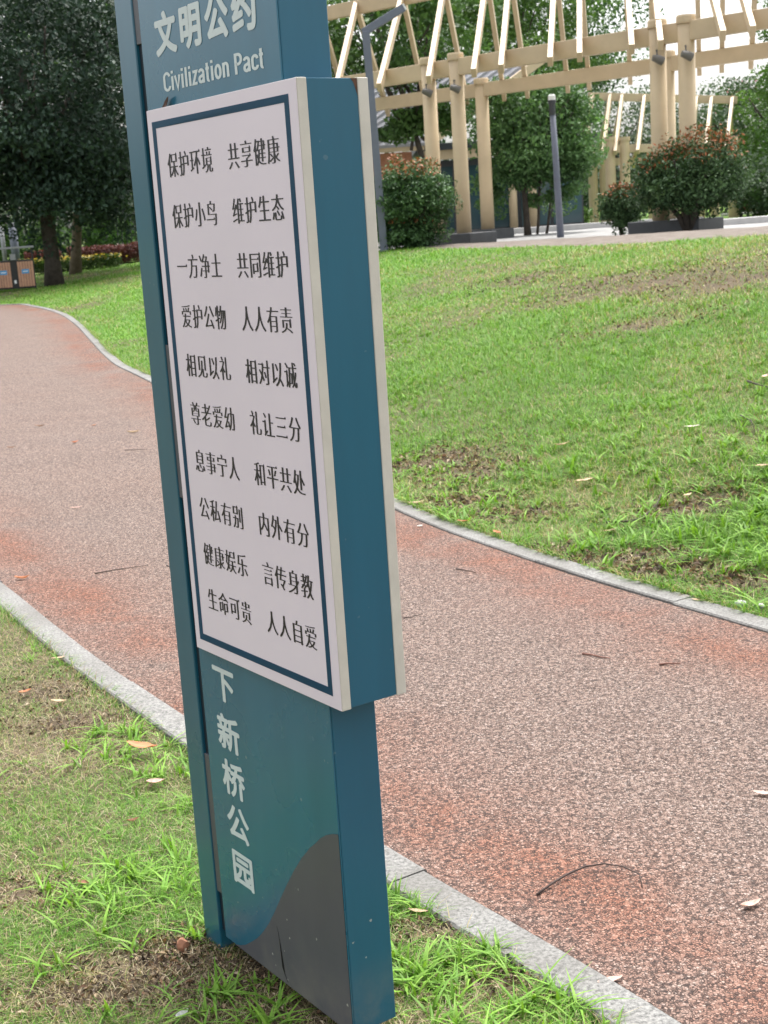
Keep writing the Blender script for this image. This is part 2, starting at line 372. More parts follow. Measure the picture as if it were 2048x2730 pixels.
def gw(px, py):        # walk the view ray down to the rising lawn
    d = ray(px, py); t = np.geomspace(3.5, 60, 4000); x, y, zz = d[0]*t, d[1]*t, CAM_H+d[2]*t
    k = np.argmax(zz < height(x, y)+0.02); return np.array([x[k], y[k]])
SPOTS = [(gw(px, py), rx, ry) for px, py, rx, ry in [(960, 985, 0.55, 0.55), (900, 1000, 0.4, 0.4), (1030, 1020, 0.35, 0.3), (1330, 1200, 0.5, 0.22), (1180, 1190, 0.35, 0.2), (1090, 1110, 0.4, 0.18), (1480, 1090, 0.45, 0.25), (1440, 1230, 0.4, 0.15), (1620, 1250, 0.4, 0.2), (1000, 1080, 0.35, 0.25), (1400, 610, 1.6, 0.7), (1330, 600, 1.0, 0.6), (1120, 602, 0.8, 0.7), (1600, 600, 1.0, 0.7), (1380, 700, 0.9, 0.5)]]
SPOTS += [(g(px, py), rx, ry) for px, py, rx, ry in [(100, 1490, .22, .2), (130, 1560, .2, .12), (40, 1930, .16, .12), (330, 2080, .22, .1), (500, 2120, .3, .10), (200, 2150, .25, .07), (560, 2090, .2, .1), (400, 2040, .12, .08), (950, 2010, .15, .06), (1080, 2130, .12, .06), (640, 2200, .2, .08)]]
def spot(x, y):
    o_ = np.zeros(len(x)); wob = 0.55+0.9*fbm(x, y, 0.33, 61)
    for p, rx, ry in SPOTS: o_ = np.maximum(o_, np.clip(1.25*(1-np.sqrt(((x-p[0])/rx)**2+((y-p[1])/ry)**2)/wob), 0, 1))
    return o_
# ground: one sheet, fine in front of the camera, reaching the horizon
ang = np.r_[np.linspace(-180, -32, 60)[:-1], np.linspace(-32, 32, 260), np.linspace(32, 180, 60)[1:-1]]
rad = np.r_[0.3, np.geomspace(0.8, 60, 330), np.geomspace(66, 1500, 30)]
AA, RR = np.meshgrid(np.radians(ang), rad); gx = (RR*np.sin(AA)).ravel(); gy = (RR*np.cos(AA)).ravel()
cl = classify(gx, gy); gz = height(gx, gy, cl)
na = len(ang); idx = np.arange(len(gx)).reshape(RR.shape); i0 = idx[:-1]; i1 = idx[1:]
Q = np.stack([i0, np.roll(i0, -1, 1), np.roll(i1, -1, 1), i1], -1).reshape(-1, 4)
by = beyond(gx, gy)
cov = np.where(cl == 1, 0.25*patch(gx, gy), 0.15+0.8*patch(gx, gy)*np.clip((gy-6)/14, 0.25, 1))
sm = lambda a: np.clip(a, 0, 1)**2*(3-2*np.clip(a, 0, 1))
xl = np.clip((gx+3.5)/2.0, 0, 1)                       # the plaza ends to the left behind the sign
plaza = (cl == 2)*sm(by/0.5)*xl
bare = plaza*(1-sm((by-2.6)/0.5)); paving = plaza*sm((by-2.6)/0.5)*(1-sm((by-15)/1.0))
cov = cov*(1-0.9*spot(gx, gy))
cov = np.where(plaza > 0.5, np.where(by > 16, 0.9, 0.0), cov)
gcol = np.c_[cov, paving, bare]
ground = link('ground', mesh_tris('ground', np.c_[gx, gy, gz], Q, M['soil'], gcol, True)); tag(ground, kind='structure')

# path ribbon with an edge-distance attribute
k = 700; tN = np.linspace(0, 1, k)
def resamp(P, t):
    d = np.r_[0, np.cumsum(np.linalg.norm(np.diff(P, axis=0), axis=1))]; return np.c_[np.interp(t*d[-1], d, P[:, 0]), np.interp(t*d[-1], d, P[:, 1])]
a_, b_2 = resamp(N, tN), resamp(F, tN); mcols = 25; fr = np.linspace(0, 1, mcols)
PX = a_[:, None, :]*(1-fr)[None, :, None]+b_2[:, None, :]*fr[None, :, None]
px_, py_ = PX[..., 0].ravel(), PX[..., 1].ravel(); pz = zpath(py_)
ii = np.arange(k*mcols).reshape(k, mcols); Q = np.stack([ii[:-1, :-1], ii[:-1, 1:], ii[1:, 1:], ii[1:, :-1]], -1).reshape(-1, 4)
pm = mesh_tris('path', np.c_[px_, py_, pz], Q, M['path'], None, True)
ea = pm.attributes.new('edge', 'FLOAT', 'POINT')
ea.data.foreach_set('value', np.minimum(dist_line(px_, py_, N), dist_line(px_, py_, F)).astype(np.float32))
path = link('path', pm); tag(path, kind='structure')

def kerb(name, Pin, d):
    V = []; Fc = []; Po = offset(Pin, d); step = 0.06; L = 16; n = len(Pin); r = np.random.default_rng(3)
    for s in range(0, n-1, L):
        e = min(s+L, n-1); base = len(V); dz = r.uniform(-0.002, 0.003); js = r.uniform(-0.005, 0.005)
        for i in range(s, e+1):
            p, q = Pin[i], Po[i]; tt = Pin[min(i+1, n-1)]-Pin[max(i-1, 0)]; tt = tt/np.linalg.norm(tt)
            sh = 0.002 if i == s else (-0.002 if i == e else 0)
            p = p+tt*sh; q = q+tt*sh; nn = (q-p)/np.linalg.norm(q-p); p = p+nn*js; q = q+nn*js; z = float(zpath(p[1]))+0.012+dz
            for (c, zz) in ((p, z-0.1), (p+nn*0.001, z-0.006), (p+nn*0.007, z), (q-nn*0.007, z), (q-nn*0.001, z-0.006), (q, z-0.1)): V.append((c[0], c[1], zz))
        m6 = e-s
        for i in range(m6):
            for j in range(5): a = base+i*6+j; Fc.append((a, a+1, a+7, a+6))
        Fc.append(tuple(base+j for j in range(6))[::-1]); Fc.append(tuple(base+m6*6+j for j in range(6)))
    me = bpy.data.meshes.new(name); me.from_pydata(V, [], Fc); me.materials.append(M['kerb'])
    o = link(name, me); tag(o, kind='structure'); return o
kerb('path_kerb', N, KW); kerb('path_kerb', F, -KW)

# ------------------------------------------------------------------ grass
def blades(x, y, z, h, wd, lean, az, cols, segs=2):
    """blade strips: 2*segs+1 vertices each, colour per blade"""
    n = len(x); nv = 2*segs+1; V = np.empty((n, nv, 3)); dx, dy = np.cos(az), np.sin(az); sx, sy = -dy, dx
    for s in range(segs+1):
        t = s/segs; hh = h*(t-0.35*lean*t*t); out = h*lean*t*t; ww = wd*(1-t)**0.6*(0.75+0.9*t*(1-t) if segs > 2 else 1)*0.5
        cx, cy, cz = x+dx*out, y+dy*out, z+hh
        if s == segs: V[:, 2*s] = np.c_[cx, cy, cz]
        else:
            V[:, 2*s] = np.c_[cx-sx*ww, cy-sy*ww, cz]; V[:, 2*s+1] = np.c_[cx+sx*ww, cy+sy*ww, cz]
    tr = []
    for s in range(segs-1): a = 2*s; tr += [(a, a+1, a+3), (a, a+3, a+2)]
    a = 2*(segs-1); tr.append((a, a+1, a+2)); tr = np.array(tr)
    T = (np.arange(n)[:, None, None]*nv+tr[None]).reshape(-1, 3)
    return V.reshape(-1, 3), T, np.repeat(cols, nv, 0)
def grass_cols(n, mix, tone):
    """mix 0 dry straw .. 1 green"""
    g1 = np.array([0.115, 0.26, 0.022]); g2 = np.array([0.19, 0.365, 0.06]); g3 = np.array([0.065, 0.17, 0.028])
    d1 = np.array([0.48, 0.40, 0.235]); d2 = np.array([0.28, 0.20, 0.12]); d3 = np.array([0.33, 0.35, 0.12])
    t = rng.random(n)[:, None]; gc = np.where(t < 0.5, g1+(g2-g1)*tone[:, None], g3+(g1-g3)*rng.random((n, 1)))
    t = rng.random(n)[:, None]; dc = np.where(t < 0.45, d1, np.where(t < 0.75, d2, d3))
    gr = rng.random(n) < mix
    return np.where(gr[:, None], gc, dc)*rng.uniform(0.8, 1.2, (n, 1))
# near verge, short and half dry
def scatter(n, fn):
    return fn(n)
n = 520000
yy = rng.uniform(1.5, 8.5, n); xx = rng.uniform(-0.36*yy-0.35, 0.30*yy+0.3); 
keep = rng.random(n) < np.clip(3.2/yy, 0.12, 1)**1.2; xx, yy = xx[keep], yy[keep]; c = classify(xx, yy); k1 = c == 1; xx, yy = xx[k1], yy[k1]
pt = patch(xx, yy)*(1-spot(xx, yy)); keep = rng.random(len(xx)) < (0.6+0.4*pt)*(1-0.72*spot(xx, yy)); xx, yy, pt = xx[keep], yy[keep], pt[keep]
z = height(xx, yy, np.ones(len(xx), int)); n = len(xx)
mixv = np.clip(0.34+0.85*pt-0.25*(yy < 2.9), 0.05, 0.93)
cols = grass_cols(n, mixv, vnoise(xx, yy, 0.7, 21))
hh = rng.uniform(0.016, 0.046, n)*(0.65+0.6*pt); 
V, T, C = blades(xx, yy, z-0.003, hh, rng.uniform(0.0013, 0.0027, n), rng.uniform(0.4, 2.0, n), rng.uniform(0, 6.283, n), cols)
print('near blades', n)
o = link('verge_grass', mesh_tris('verge_grass', V, T, M['grass'], C)); tag(o, 'short half-dry grass of the near verge around the foot of the blue sign', 'grass', kind='stuff')
# thatch: flat lying straw
n = 100000
yy = rng.uniform(1.6, 6.5, n); xx = rng.uniform(-0.36*yy-0.3, 0.28*yy+0.2); c = classify(xx, yy); kk = (c == 1); xx, yy = xx[kk], yy[kk]
pt = patch(xx, yy); kk = rng.random(len(xx)) < 1.05-0.75*pt; xx, yy = xx[kk], yy[kk]; n = len(xx); z = height(xx, yy, np.ones(n, int))
sc_ = np.array([[0.44, 0.36, 0.23], [0.27, 0.20, 0.125], [0.13, 0.09, 0.06], [0.5, 0.43, 0.30]])[rng.integers(0, 4, n)]*rng.uniform(0.7, 1.15, (n, 1))
V, T, C = blades(xx, yy, z+rng.uniform(0, 0.008, n), rng.uniform(0.03, 0.085, n)*0.35, rng.uniform(0.001, 0.0024, n), rng.uniform(2.2, 2.8, n), rng.uniform(0, 6.283, n), sc_)
o = link('dry_thatch', mesh_tris('dry_thatch', V, T, M['grass'], C)); tag(o, 'pale straw lying between the short grass of the near verge', 'dry grass', kind='stuff')
# blades creeping over the outer edges of both kerbs
def fringe(P, side, n, zc, hsc, wsc, seed):
    k = rng.integers(2, len(P)-2, n); tt = P[k+1]-P[k-1]; tt /= np.linalg.norm(tt, axis=1)[:, None]; nn = np.c_[-tt[:, 1], tt[:, 0]]*side
    q = P[k]+nn*np.abs(rng.normal(0, 0.035, n))[:, None]-nn*0.012; x, y = q[:, 0], q[:, 1]; kk = (y > 1.5) & (y < 24) & (np.abs(x) < 0.42*y+0.6); kk &= rng.random(n) < np.clip((fbm(x, y, 0.35, seed)-0.32)*3.5, 0.05, 1)
    x, y, nn = x[kk], y[kk], nn[kk]; n = len(x); az = np.arctan2(-nn[:, 1], -nn[:, 0])+rng.normal(0, 1.0, n)
    return blades(x, y, height(x, y, np.full(n, zc))-0.002, rng.uniform(0.03, 0.075, n)*hsc, rng.uniform(0.002, 0.0045, n)*wsc, rng.uniform(0.5, 1.6, n), az, grass_cols(n, np.full(n, 0.72), rng.random(n)))
V, T, C = fringe(No, 1, 26000, 1, 0.8, 0.8, 71)
o = link('verge_fringe', mesh_tris('verge_fringe', V, T, M['grass'], C)); tag(o, 'grass creeping over the outer edge of the near kerb', 'grass', kind='stuff')
V, T, C = fringe(Fo, -1, 42000, 2, 1.1, 1.4, 72)
o = link('lawn_fringe', mesh_tris('lawn_fringe', V, T, M['grass'], C)); tag(o, 'grass creeping over the outer edge of the far kerb', 'grass', kind='stuff')
# far lawn
def lawn_pts(n, y0, y1, dens):
    yy = np.exp(rng.uniform(np.log(y0), np.log(y1), n)); xx = rng.uniform(-0.37*yy-0.6, 0.36*yy+0.5)
    c = classify(xx, yy); kk = c == 2; xx, yy = xx[kk], yy[kk]
    b = beyond(xx, yy); kk = (b < 0.15) | (xx < -2.8); return xx[kk], yy[kk]
xx, yy = lawn_pts(640000, 4.4, 46, 0)
pt = patch(xx, yy); lush = np.clip((yy-5.5)/9, 0, 1)
sp_ = spot(xx, yy); pt = pt*(1-sp_); kk = rng.random(len(xx)) < np.clip(0.3+0.9*pt+0.4*lush, 0, 1)*(1-0.72*sp_); xx, yy, pt, lush = xx[kk], yy[kk], pt[kk], lush[kk]; n = len(xx); z = height(xx, yy, np.full(n, 2))
cols = grass_cols(n, np.clip(0.44+0.42*pt+0.16*lush+1.3*(fbm(xx, yy, 2.6, 91)-0.38), 0.12, 0.95), np.clip(vnoise(xx, yy, 1.3, 22)*0.7+lush*0.35, 0, 1))
V, T, C = blades(xx, yy, z-0.004, rng.uniform(0.03, 0.075, n)*(0.65+0.5*pt)*(1+0.25*lush), np.clip(0.00055*yy, 0.0035, 0.016)*rng.uniform(0.7, 1.3, n), rng.uniform(0.4, 1.9, n), rng.uniform(0, 6.283, n), cols)
print('lawn blades', n)
o = link('lawn_grass', mesh_tris('lawn_grass', V, T, M['grass'], C)); tag(o, 'bright green grass of the sloping lawn beyond the path', 'grass', kind='stuff')
# broad-bladed crabgrass weeds
def weeds(cx, cy, rr, cls, hsc=1.0, nb=7):
    X = []; Y = []; H = []; W_ = []; L = []; A_ = []
    for x0, y0, s in zip(cx, cy, rr):
        kx = rng.integers(nb-3, nb+3); X += list(x0+rng.normal(0, 0.012*s, kx)); Y += list(y0+rng.normal(0, 0.012*s, kx))
        H += list(rng.uniform(0.045, 0.125, kx)*s*hsc); W_ += list(rng.uniform(0.008, 0.0145, kx)*s); L += list(rng.uniform(0.35, 1.9, kx)); A_ += list(rng.uniform(0, 6.283, kx))
    X, Y, H, W_, L, A_ = map(np.array, (X, Y, H, W_, L, A_)); n = len(X); c = classify(X, Y)
    z = height(X, Y, np.where(c == 0, cls, c)); t = rng.random((n, 1))
    cols = np.array([0.11, 0.255, 0.022])*(1-t)+np.array([0.225, 0.40, 0.055])*t; cols *= rng.uniform(0.75, 1.15, (n, 1))
    return blades(X, Y, z-0.004, H, W_, L, A_, cols, 4)
def clump(px, n, sx, sy):
    c = g(*px); return c[0]+rng.normal(0, sx, n), c[1]+rng.normal(0, sy, n)
wx = []; wy = []
for px, n, sx, sy in [((300,1610),26,.11,.13),((355,1680),14,.06,.08),((390,1740),8,.03,.1),((240,1590),10,.07,.08),((300,1890),20,.07,.06),((210,1925),14,.06,.05),((150,1955),8,.05,.03),((370,1880),14,.04,.06),((235,1980),10,.05,.04),((390,1950),7,.02,.05),
                      ((900,1930),16,.05,.05),((880,1980),7,.03,.04),((960,1960),8,.05,.03),((900,2120),18,.03,.05),((960,2090),16,.05,.04),((1050,2060),12,.05,.03),((1000,2150),12,.06,.04),((1100,2090),8,.03,.03),((1230,2170),12,.04,.03),((1160,2190),10,.05,.03),((1050,2230),14,.06,.05),((1200,2230),8,.05,.03),
                      ((20,1330),10,.12,.1),((60,1420),5,.1,.1),((30,1720),6,.1,.1),((620,2160),10,.06,.05),((560,2200),10,.06,.04),((420,2120),5,.06,.05),((330,2190),8,.08,.05),((430,2010),5,.02,.05),((120,2060),5,.1,.06),((60,1900),4,.1,.06),((480,2160),7,.05,.04)]:
    a, b2 = clump(px, n, sx, sy); wx += list(a); wy += list(b2)
wx, wy = np.array(wx), np.array(wy); kk = classify(wx, wy) == 1; wx, wy = wx[kk], wy[kk]
V, T, C = weeds(wx, wy, rng.uniform(0.45, 0.9, len(wx)), 1, 0.88)
o = link('verge_weeds', mesh_tris('verge_weeds', V, T, M['grass'], C)); tag(o, 'bright green broad-bladed weeds sprouting from the near verge', 'weeds', kind='stuff')
n = 9000
yy = np.exp(rng.uniform(np.log(4.9), np.log(17), n)); xx = rng.uniform(-0.1*yy, 0.36*yy+0.3); kk = classify(xx, yy) == 2; xx, yy = xx[kk], yy[kk]
kk = rng.random(len(xx)) < np.clip((fbm(xx, yy, 0.9, 44)-0.34)*3.2, 0.05, 1)*(1-0.8*spot(xx, yy)); xx, yy = xx[kk], yy[kk]; kk = beyond(xx, yy) < 0; xx, yy = xx[kk], yy[kk]
V, T, C = weeds(xx, yy, rng.uniform(0.5, 1.2, len(xx))*np.clip(1.45-(yy-5)/8, 0.85, 1.4), 2, 0.8, 8)
o = link('lawn_weeds', mesh_tris('lawn_weeds', V, T, M['grass'], C)); tag(o, 'fresh green weed tufts among the lawn beyond the far kerb', 'weeds', kind='stuff')

# crumbs of soil, dead leaf bits and broken stalks on the bare spots of the lawn and of the verge
def debris(name, spots, n, cls, smin, smax, label):
    k = rng.integers(0, len(spots), n); c = np.array([q[0] for q in spots])[k]; r = np.array([[q[1], q[2]] for q in spots])[k]
    a = rng.uniform(0, 6.283, n); d = np.sqrt(rng.random(n))*1.15; x = c[:, 0]+r[:, 0]*d*np.cos(a); y = c[:, 1]+r[:, 1]*d*np.sin(a); kk = classify(x, y) == cls; x, y = x[kk], y[kk]; n = len(x)
    P = np.c_[x, y, height(x, y, np.full(n, cls))+rng.uniform(0.002, 0.014, n)]
    col = np.array([[0.10, 0.07, 0.05], [0.05, 0.036, 0.027], [0.30, 0.22, 0.14], [0.20, 0.115, 0.07], [0.40, 0.33, 0.23]])[rng.choice(5, n, p=[.36, .16, .22, .14, .12])]*rng.uniform(0.7, 1.2, (n, 1))
    V, T, C = leafcloud(P, rng.uniform(smin, smax, n), col, 1.2, 0.42, 0.8)
    o = link(name, mesh_tris(name, V, T, M['litter'], C)); tag(o, label, 'litter', kind='stuff')
# ------------------------------------------------------------------ the sign
SW, SH, ZT = 0.5607, 1.1089, 1.8404            # notice board width, height, level of its top edge
YAW = 0.9668; av = np.array([-math.cos(YAW), math.sin(YAW), 0]); O = np.array([-0.0983, 2.4, 0])+SW*av
sign = empty('park_sign', (O[0], O[1], 0), -(math.pi/2-0) + (math.pi/2-YAW))
sign.rotation_euler = (0, 0, math.atan2(-av[1], -av[0]))
tag(sign, 'tall blue park sign with a white notice board round its middle', 'sign')
B0 = 0.010; BD = 0.1023; XL, XR = -0.0175, SW-0.0613; TOP = 2.36
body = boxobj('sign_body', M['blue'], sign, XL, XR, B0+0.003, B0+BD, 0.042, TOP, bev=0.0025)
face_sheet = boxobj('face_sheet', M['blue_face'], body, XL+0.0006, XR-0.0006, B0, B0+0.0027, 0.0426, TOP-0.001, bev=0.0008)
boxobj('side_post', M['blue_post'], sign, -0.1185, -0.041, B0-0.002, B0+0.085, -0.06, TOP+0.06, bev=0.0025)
for (z0, z1) in ((ZT+0.130, ZT+0.47), (ZT-0.788, ZT-0.465), (ZT-1.694, ZT-1.365)):
    boxobj('gap_filler', M['grey_paint'], sign, -0.0405, -0.018, B0+0.001, B0+0.07, z0, z1, bev=0.001)
boxobj('slot_shade_strip', M['slot_shade'], sign, -0.0412, -0.0172, B0+0.006, B0+0.075, 0.05, TOP-0.01)  # added strip: the open gap's shade put in as dark colour
# grey wave painted at the foot
def slab(name, poly, y, mat, parent, th=0.0012):
    bm = bmesh.new(); A1 = [bm.verts.new((x, y, zz)) for x, zz in poly]; B1 = [bm.verts.new((x, y-th, zz)) for x, zz in poly]
    bm.faces.new(A1); bm.faces.new(B1[::-1]); n = len(poly)
    for i in range(n): bm.faces.new((A1[i], A1[(i+1) % n], B1[(i+1) % n], B1[i]))
    bmesh.ops.triangulate(bm, faces=[f for f in bm.faces if len(f.verts) > 4]); return link(name, bm_mesh(name, bm, mat), parent)
wv = [(0.4985, -1.373), (0.478, -1.379), (0.455, -1.389), (0.432, -1.404), (0.410, -1.423), (0.39, -1.438), (0.374, -1.454), (0.354, -1.473), (0.335, -1.495), (0.318, -1.514), (0.302, -1.535), (0.28, -1.563), (0.259, -1.592), (0.237, -1.623), (0.215, -1.653), (0.193, -1.681), (0.170, -1.706), (0.153, -1.723), (0.136, -1.738), (0.11, -1.757), (0.08, -1.777), (0.055, -1.789), (0.03, -1.7965), (0.4985, -1.7965)]
bm = bmesh.new()
for k_, yy_ in enumerate((B0-0.0012,)):
    up_ = [bm.verts.new((x, yy_, ZT+zz)) for x, zz in wv]; dn_ = [bm.verts.new((x, yy_, ZT-1.7972)) for x, zz in wv]
    for i in range(len(wv)-1): bm.faces.new((up_[i], up_[i+1], dn_[i+1], dn_[i]))
link('grey_wave', bm_mesh('grey_wave', bm, M['grey_paint']), sign)
ck = [(0.229, -1.672), (0.2345, -1.70), (0.2385, -1.728), (0.2378, -1.762), (0.2445, -1.775), (0.255, -1.789), (0.257, -1.789), (0.2465, -1.7745), (0.2392, -1.762), (0.2398, -1.728), (0.2355, -1.70)]
slab('crack', [(x, ZT+zz) for x, zz in ck], B0-0.0018, M['ink'], sign, 0.0004)
# notice board: front panel, blue core, back panel
boxobj('front_panel', M['board_edge'], sign, 0, SW, -0.0005, 0.0195, ZT-SH, ZT, bev=0.0015)
boxobj('board_core', M['blue'], sign, 0.010, SW-0.0015, 0.0195, 0.1224, ZT-SH+0.0015, ZT-0.001, bev=0.001)
boxobj('back_panel', M['board_edge'], sign, 0, SW, 0.1224, 0.1442, ZT-SH, ZT, bev=0.0015)
sheet = boxobj('printed_sheet', M['board_white'], sign, 0.001, SW-0.001, -0.0022, -0.0004, ZT-SH+0.001, ZT-0.001, bev=0.0006)
def ring(name, x0, x1, z0, z1, xi0, xi1, zi0, zi1, y, mat, parent):
    bm = bmesh.new(); o4 = [(x0, z0), (x1, z0), (x1, z1), (x0, z1)]; i4 = [(xi0, zi0), (xi1, zi0), (xi1, zi1), (xi0, zi1)]
    a = [bm.verts.new((x, y, zz)) for x, zz in o4]; b = [bm.verts.new((x, y, zz)) for x, zz in i4]
    for i in range(4): bm.faces.new((a[i], a[(i+1) % 4], b[(i+1) % 4], b[i]))
    bmesh.ops.solidify(bm, geom=bm.faces[:], thickness=0.0003); return link(name, bm_mesh(name, bm, mat), parent)
ring('blue_border', 0.0205, 0.5355, ZT-1.085, ZT-0.024, 0.0365, 0.5205, ZT-1.070, ZT-0.037, -0.0026, M['board_blue'], sheet)
# rust where the paint has chipped off the core's rear upper corner
slab_r = bmesh.new()
for (x, y, zz) in [(0, 0, 0)]:
    vs = [slab_r.verts.new(p) for p in [(SW-0.0011, 0.1215, ZT-0.0012), (SW-0.0011, 0.108, ZT-0.0012), (SW-0.0011, 0.114, ZT-0.008), (SW-0.0011, 0.1175, ZT-0.018), (SW-0.0011, 0.1215, ZT-0.03)]]; slab_r.faces.new(vs)
link('rust_patch', bm_mesh('rust_patch', slab_r, M['rust']), sign)

# lettering from the built-in font; serif-like weight by thinning then widening the upright strokes
_cache = {}
def glyph(ch, off=0.0):
    key = (ch, off)
    if key in _cache: return _cache[key]
    def make(o_):
        cu = bpy.data.curves.new('glyph', 'FONT'); cu.body = ch; cu.size = 1.0; cu.offset = o_; cu.resolution_u = 4
        ob = bpy.data.objects.new('glyph', cu); COL.objects.link(ob); dg = bpy.context.evaluated_depsgraph_get(); dg.update()
        me = bpy.data.meshes.new_from_object(ob.evaluated_get(dg))
        V = np.array([v.co[:2] for v in me.vertices]).reshape(-1, 2); Fc = [tuple(p.vertices) for p in me.polygons]; ar = sum(p.area for p in me.polygons)
        bpy.data.objects.remove(ob); bpy.data.curves.remove(cu); bpy.data.meshes.remove(me); return V, Fc, ar
    V0, F0, A0 = make(0.0)
    res = (V0, F0)
    if off < 0 and len(V0):
        for o_ in (off, off*0.7, off*0.45):
            V, Fc, ar = make(o_)
            if len(V) and ar < A0*(1+o_*8) and ar > A0*0.3 and (V.min(0) >= V0.min(0)-0.02).all() and (V.max(0) <= V0.max(0)+0.02).all(): res = (V, Fc); break
    _cache[key] = res; return res
def lettering(name, chars, mat, parent, y, smear, off=0.0, src=None):
    """chars: list of (character, x left, z baseline, width scale, height scale)"""
    V = []; Fc = []
    for ch, x, zb, sx, sz in chars:
        gv, gf = src(ch) if src else glyph(ch, off)
        for kq, (ox, oz) in enumerate(smear):
            b = len(V); V += [(x+(v[0]+ox)*sx, y-0.00003*kq, zb+(v[1]+oz)*sz) for v in gv]; Fc += [tuple(i+b for i in f) for f in gf]
    me = bpy.data.meshes.new(name); me.from_pydata(V, [], Fc); me.update(); me.materials.append(mat); return link(name, me, parent)
_song = {}
def song(ch, n=120):
    """thick uprights, hairline horizontals with a small triangular terminal, built as runs of thin cells"""
    if ch in _song: return _song[ch]
    V, Fc = glyph(ch); lo, hi = -0.15, 1.05; px = (hi-lo)/n; G = np.zeros((n, n), bool); xs = lo+(np.arange(n)+0.5)*px
    for f in Fc:
        p = V[list(f)]
        for j in range(1, len(p)-1):
            t = p[[0, j, j+1]]; i0, i1 = [int(np.clip((q-lo)/px, 0, n-1)) for q in (t[:, 0].min()-px, t[:, 0].max()+px)]; j0, j1 = [int(np.clip((q-lo)/px, 0, n-1)) for q in (t[:, 1].min()-px, t[:, 1].max()+px)]
            X, Y = np.meshgrid(xs[i0:i1+1], xs[j0:j1+1]); d = [(t[(k+1) % 3, 0]-t[k, 0])*(Y-t[k, 1])-(t[(k+1) % 3, 1]-t[k, 1])*(X-t[k, 0]) for k in range(3)]
            G[j0:j1+1, i0:i1+1] |= ((d[0] >= 0) & (d[1] >= 0) & (d[2] >= 0)) | ((d[0] <= 0) & (d[1] <= 0) & (d[2] <= 0))
    E = G.copy()
    for k in (-1, 1, 2): E &= np.roll(G, k, 0)
    D = E.copy()
    for k in (-3, -2, -1, 1, 2, 3): D |= np.roll(E, k, 1)
    out = D.copy()
    for j in range(4, n-10):
        r = np.flatnonzero(np.diff(np.r_[0, E[j].astype(int), 0])); 
        for a_, b_ in zip(r[::2], r[1::2]):
            if b_-a_ >= 20 and not E[j+1, a_:b_].any() and not D[j+1:j+4, b_-5:b_+2].any() and not D[j+1:j+7, b_+4].any():
                for h in range(1, 7): out[j+h, b_-9+h:b_+4-h] = True
    vv = []; ff = []
    for j in range(n):
        r = np.flatnonzero(np.diff(np.r_[0, out[j].astype(int), 0]))
        for a_, b_ in zip(r[::2], r[1::2]):
            k = len(vv); x0, x1, y0, y1 = lo+a_*px, lo+b_*px, lo+j*px, lo+(j+1)*px; vv += [(x0, y0), (x1, y0), (x1, y1), (x0, y1)]; ff.append((k, k+1, k+2, k+3))
    _song[ch] = (np.array(vv), ff); return _song[ch]
def round_smear(r, n=8): return [(0, 0)]+[(r*math.cos(2*math.pi*i/n), r*math.sin(2*math.pi*i/n)) for i in range(n)]
rows = ['保护环境 共享健康', '保护小鸟 维护生态', '一方净土 共同维护', '爱护公物 人人有责', '相见以礼 相对以诚', '尊老爱幼 礼让三分', '息事宁人 和平共处', '公私有别 内外有分', '健康娱乐 言传身教', '生命可贵 人人自爱']
for i, rw in enumerate(rows):
    l, r_ = rw.split(' ')
    for st_, x0 in ((l, 0.0705), (r_, 0.3105)):
        lettering('printed_phrase', [(c, x0+0.0022+j*0.0465, ZT-0.0872-i*0.0972-0.0428, 0.0430, 0.0505) for j, c in enumerate(st_)], M['ink'], sheet, -0.0028, [(0, 0)], 0, song)
lettering('heading', [(c, 0.046+i*0.1005, ZT+0.1045, 0.088, 0.080) for i, c in enumerate('文明公约')], M['letter'], body, B0-0.0006, round_smear(0.042, 10))
# condensed grotesque capitals and lower case drawn as strokes
def arc(cx, cz, rx, rz, a0, a1, n=14): return [(cx+rx*math.cos(R(a0+(a1-a0)*i/n)), cz+rz*math.sin(R(a0+(a1-a0)*i/n))) for i in range(n+1)]
SW_ = 0.14; xh = 0.72
LET = {
 'C': (0.46, [arc(0.24, 0.72, 0.175, 0.215, 8, 180)+arc(0.24, 0.28, 0.175, 0.215, 180, 352)]),
 'P': (0.46, [[(0.08, 0.0), (0.08, 0.935), (0.22, 0.935)]+arc(0.22, 0.705, 0.17, 0.23, 90, -90)+[(0.08, 0.475)]]),
 'i': (0.20, [[(0.1, 0.0), (0.1, xh)], [(0.1, 0.86), (0.1, 1.0)]]),
 'l': (0.20, [[(0.1, 0.0), (0.1, 1.0)]]),
 'v': (0.38, [[(0.05, xh), (0.19, 0.03), (0.33, xh)]]),
 'z': (0.35, [[(0.05, xh-0.06), (0.29, xh-0.06), (0.06, 0.06), (0.31, 0.06)]]),
 'a': (0.41, [arc(0.19, 0.52, 0.13, 0.145, 165, 0)+[(0.32, 0.0)], [(0.32, 0.42)]+arc(0.18, 0.20, 0.12, 0.145, 90, 270)+[(0.32, 0.17)]]),
 't': (0.27, [[(0.12, 0.93), (0.12, 0.17)]+arc(0.19, 0.15, 0.07, 0.1, 180, 290, 6), [(0.02, 0.655), (0.24, 0.655)]]),
 'o': (0.42, [arc(0.21, 0.36, 0.14, 0.305, 0, 180)+arc(0.21, 0.36, 0.14, 0.305, 180, 360)]),
 'n': (0.42, [[(0.09, 0.0), (0.09, xh)], [(0.09, 0.45)]+arc(0.21, 0.50, 0.12, 0.165, 180, 0)+[(0.33, 0.0)]]),
 'c': (0.38, [arc(0.20, 0.50, 0.135, 0.165, 5, 180)+arc(0.20, 0.22, 0.135, 0.165, 180, 355)]),
 ' ': (0.22, [])}
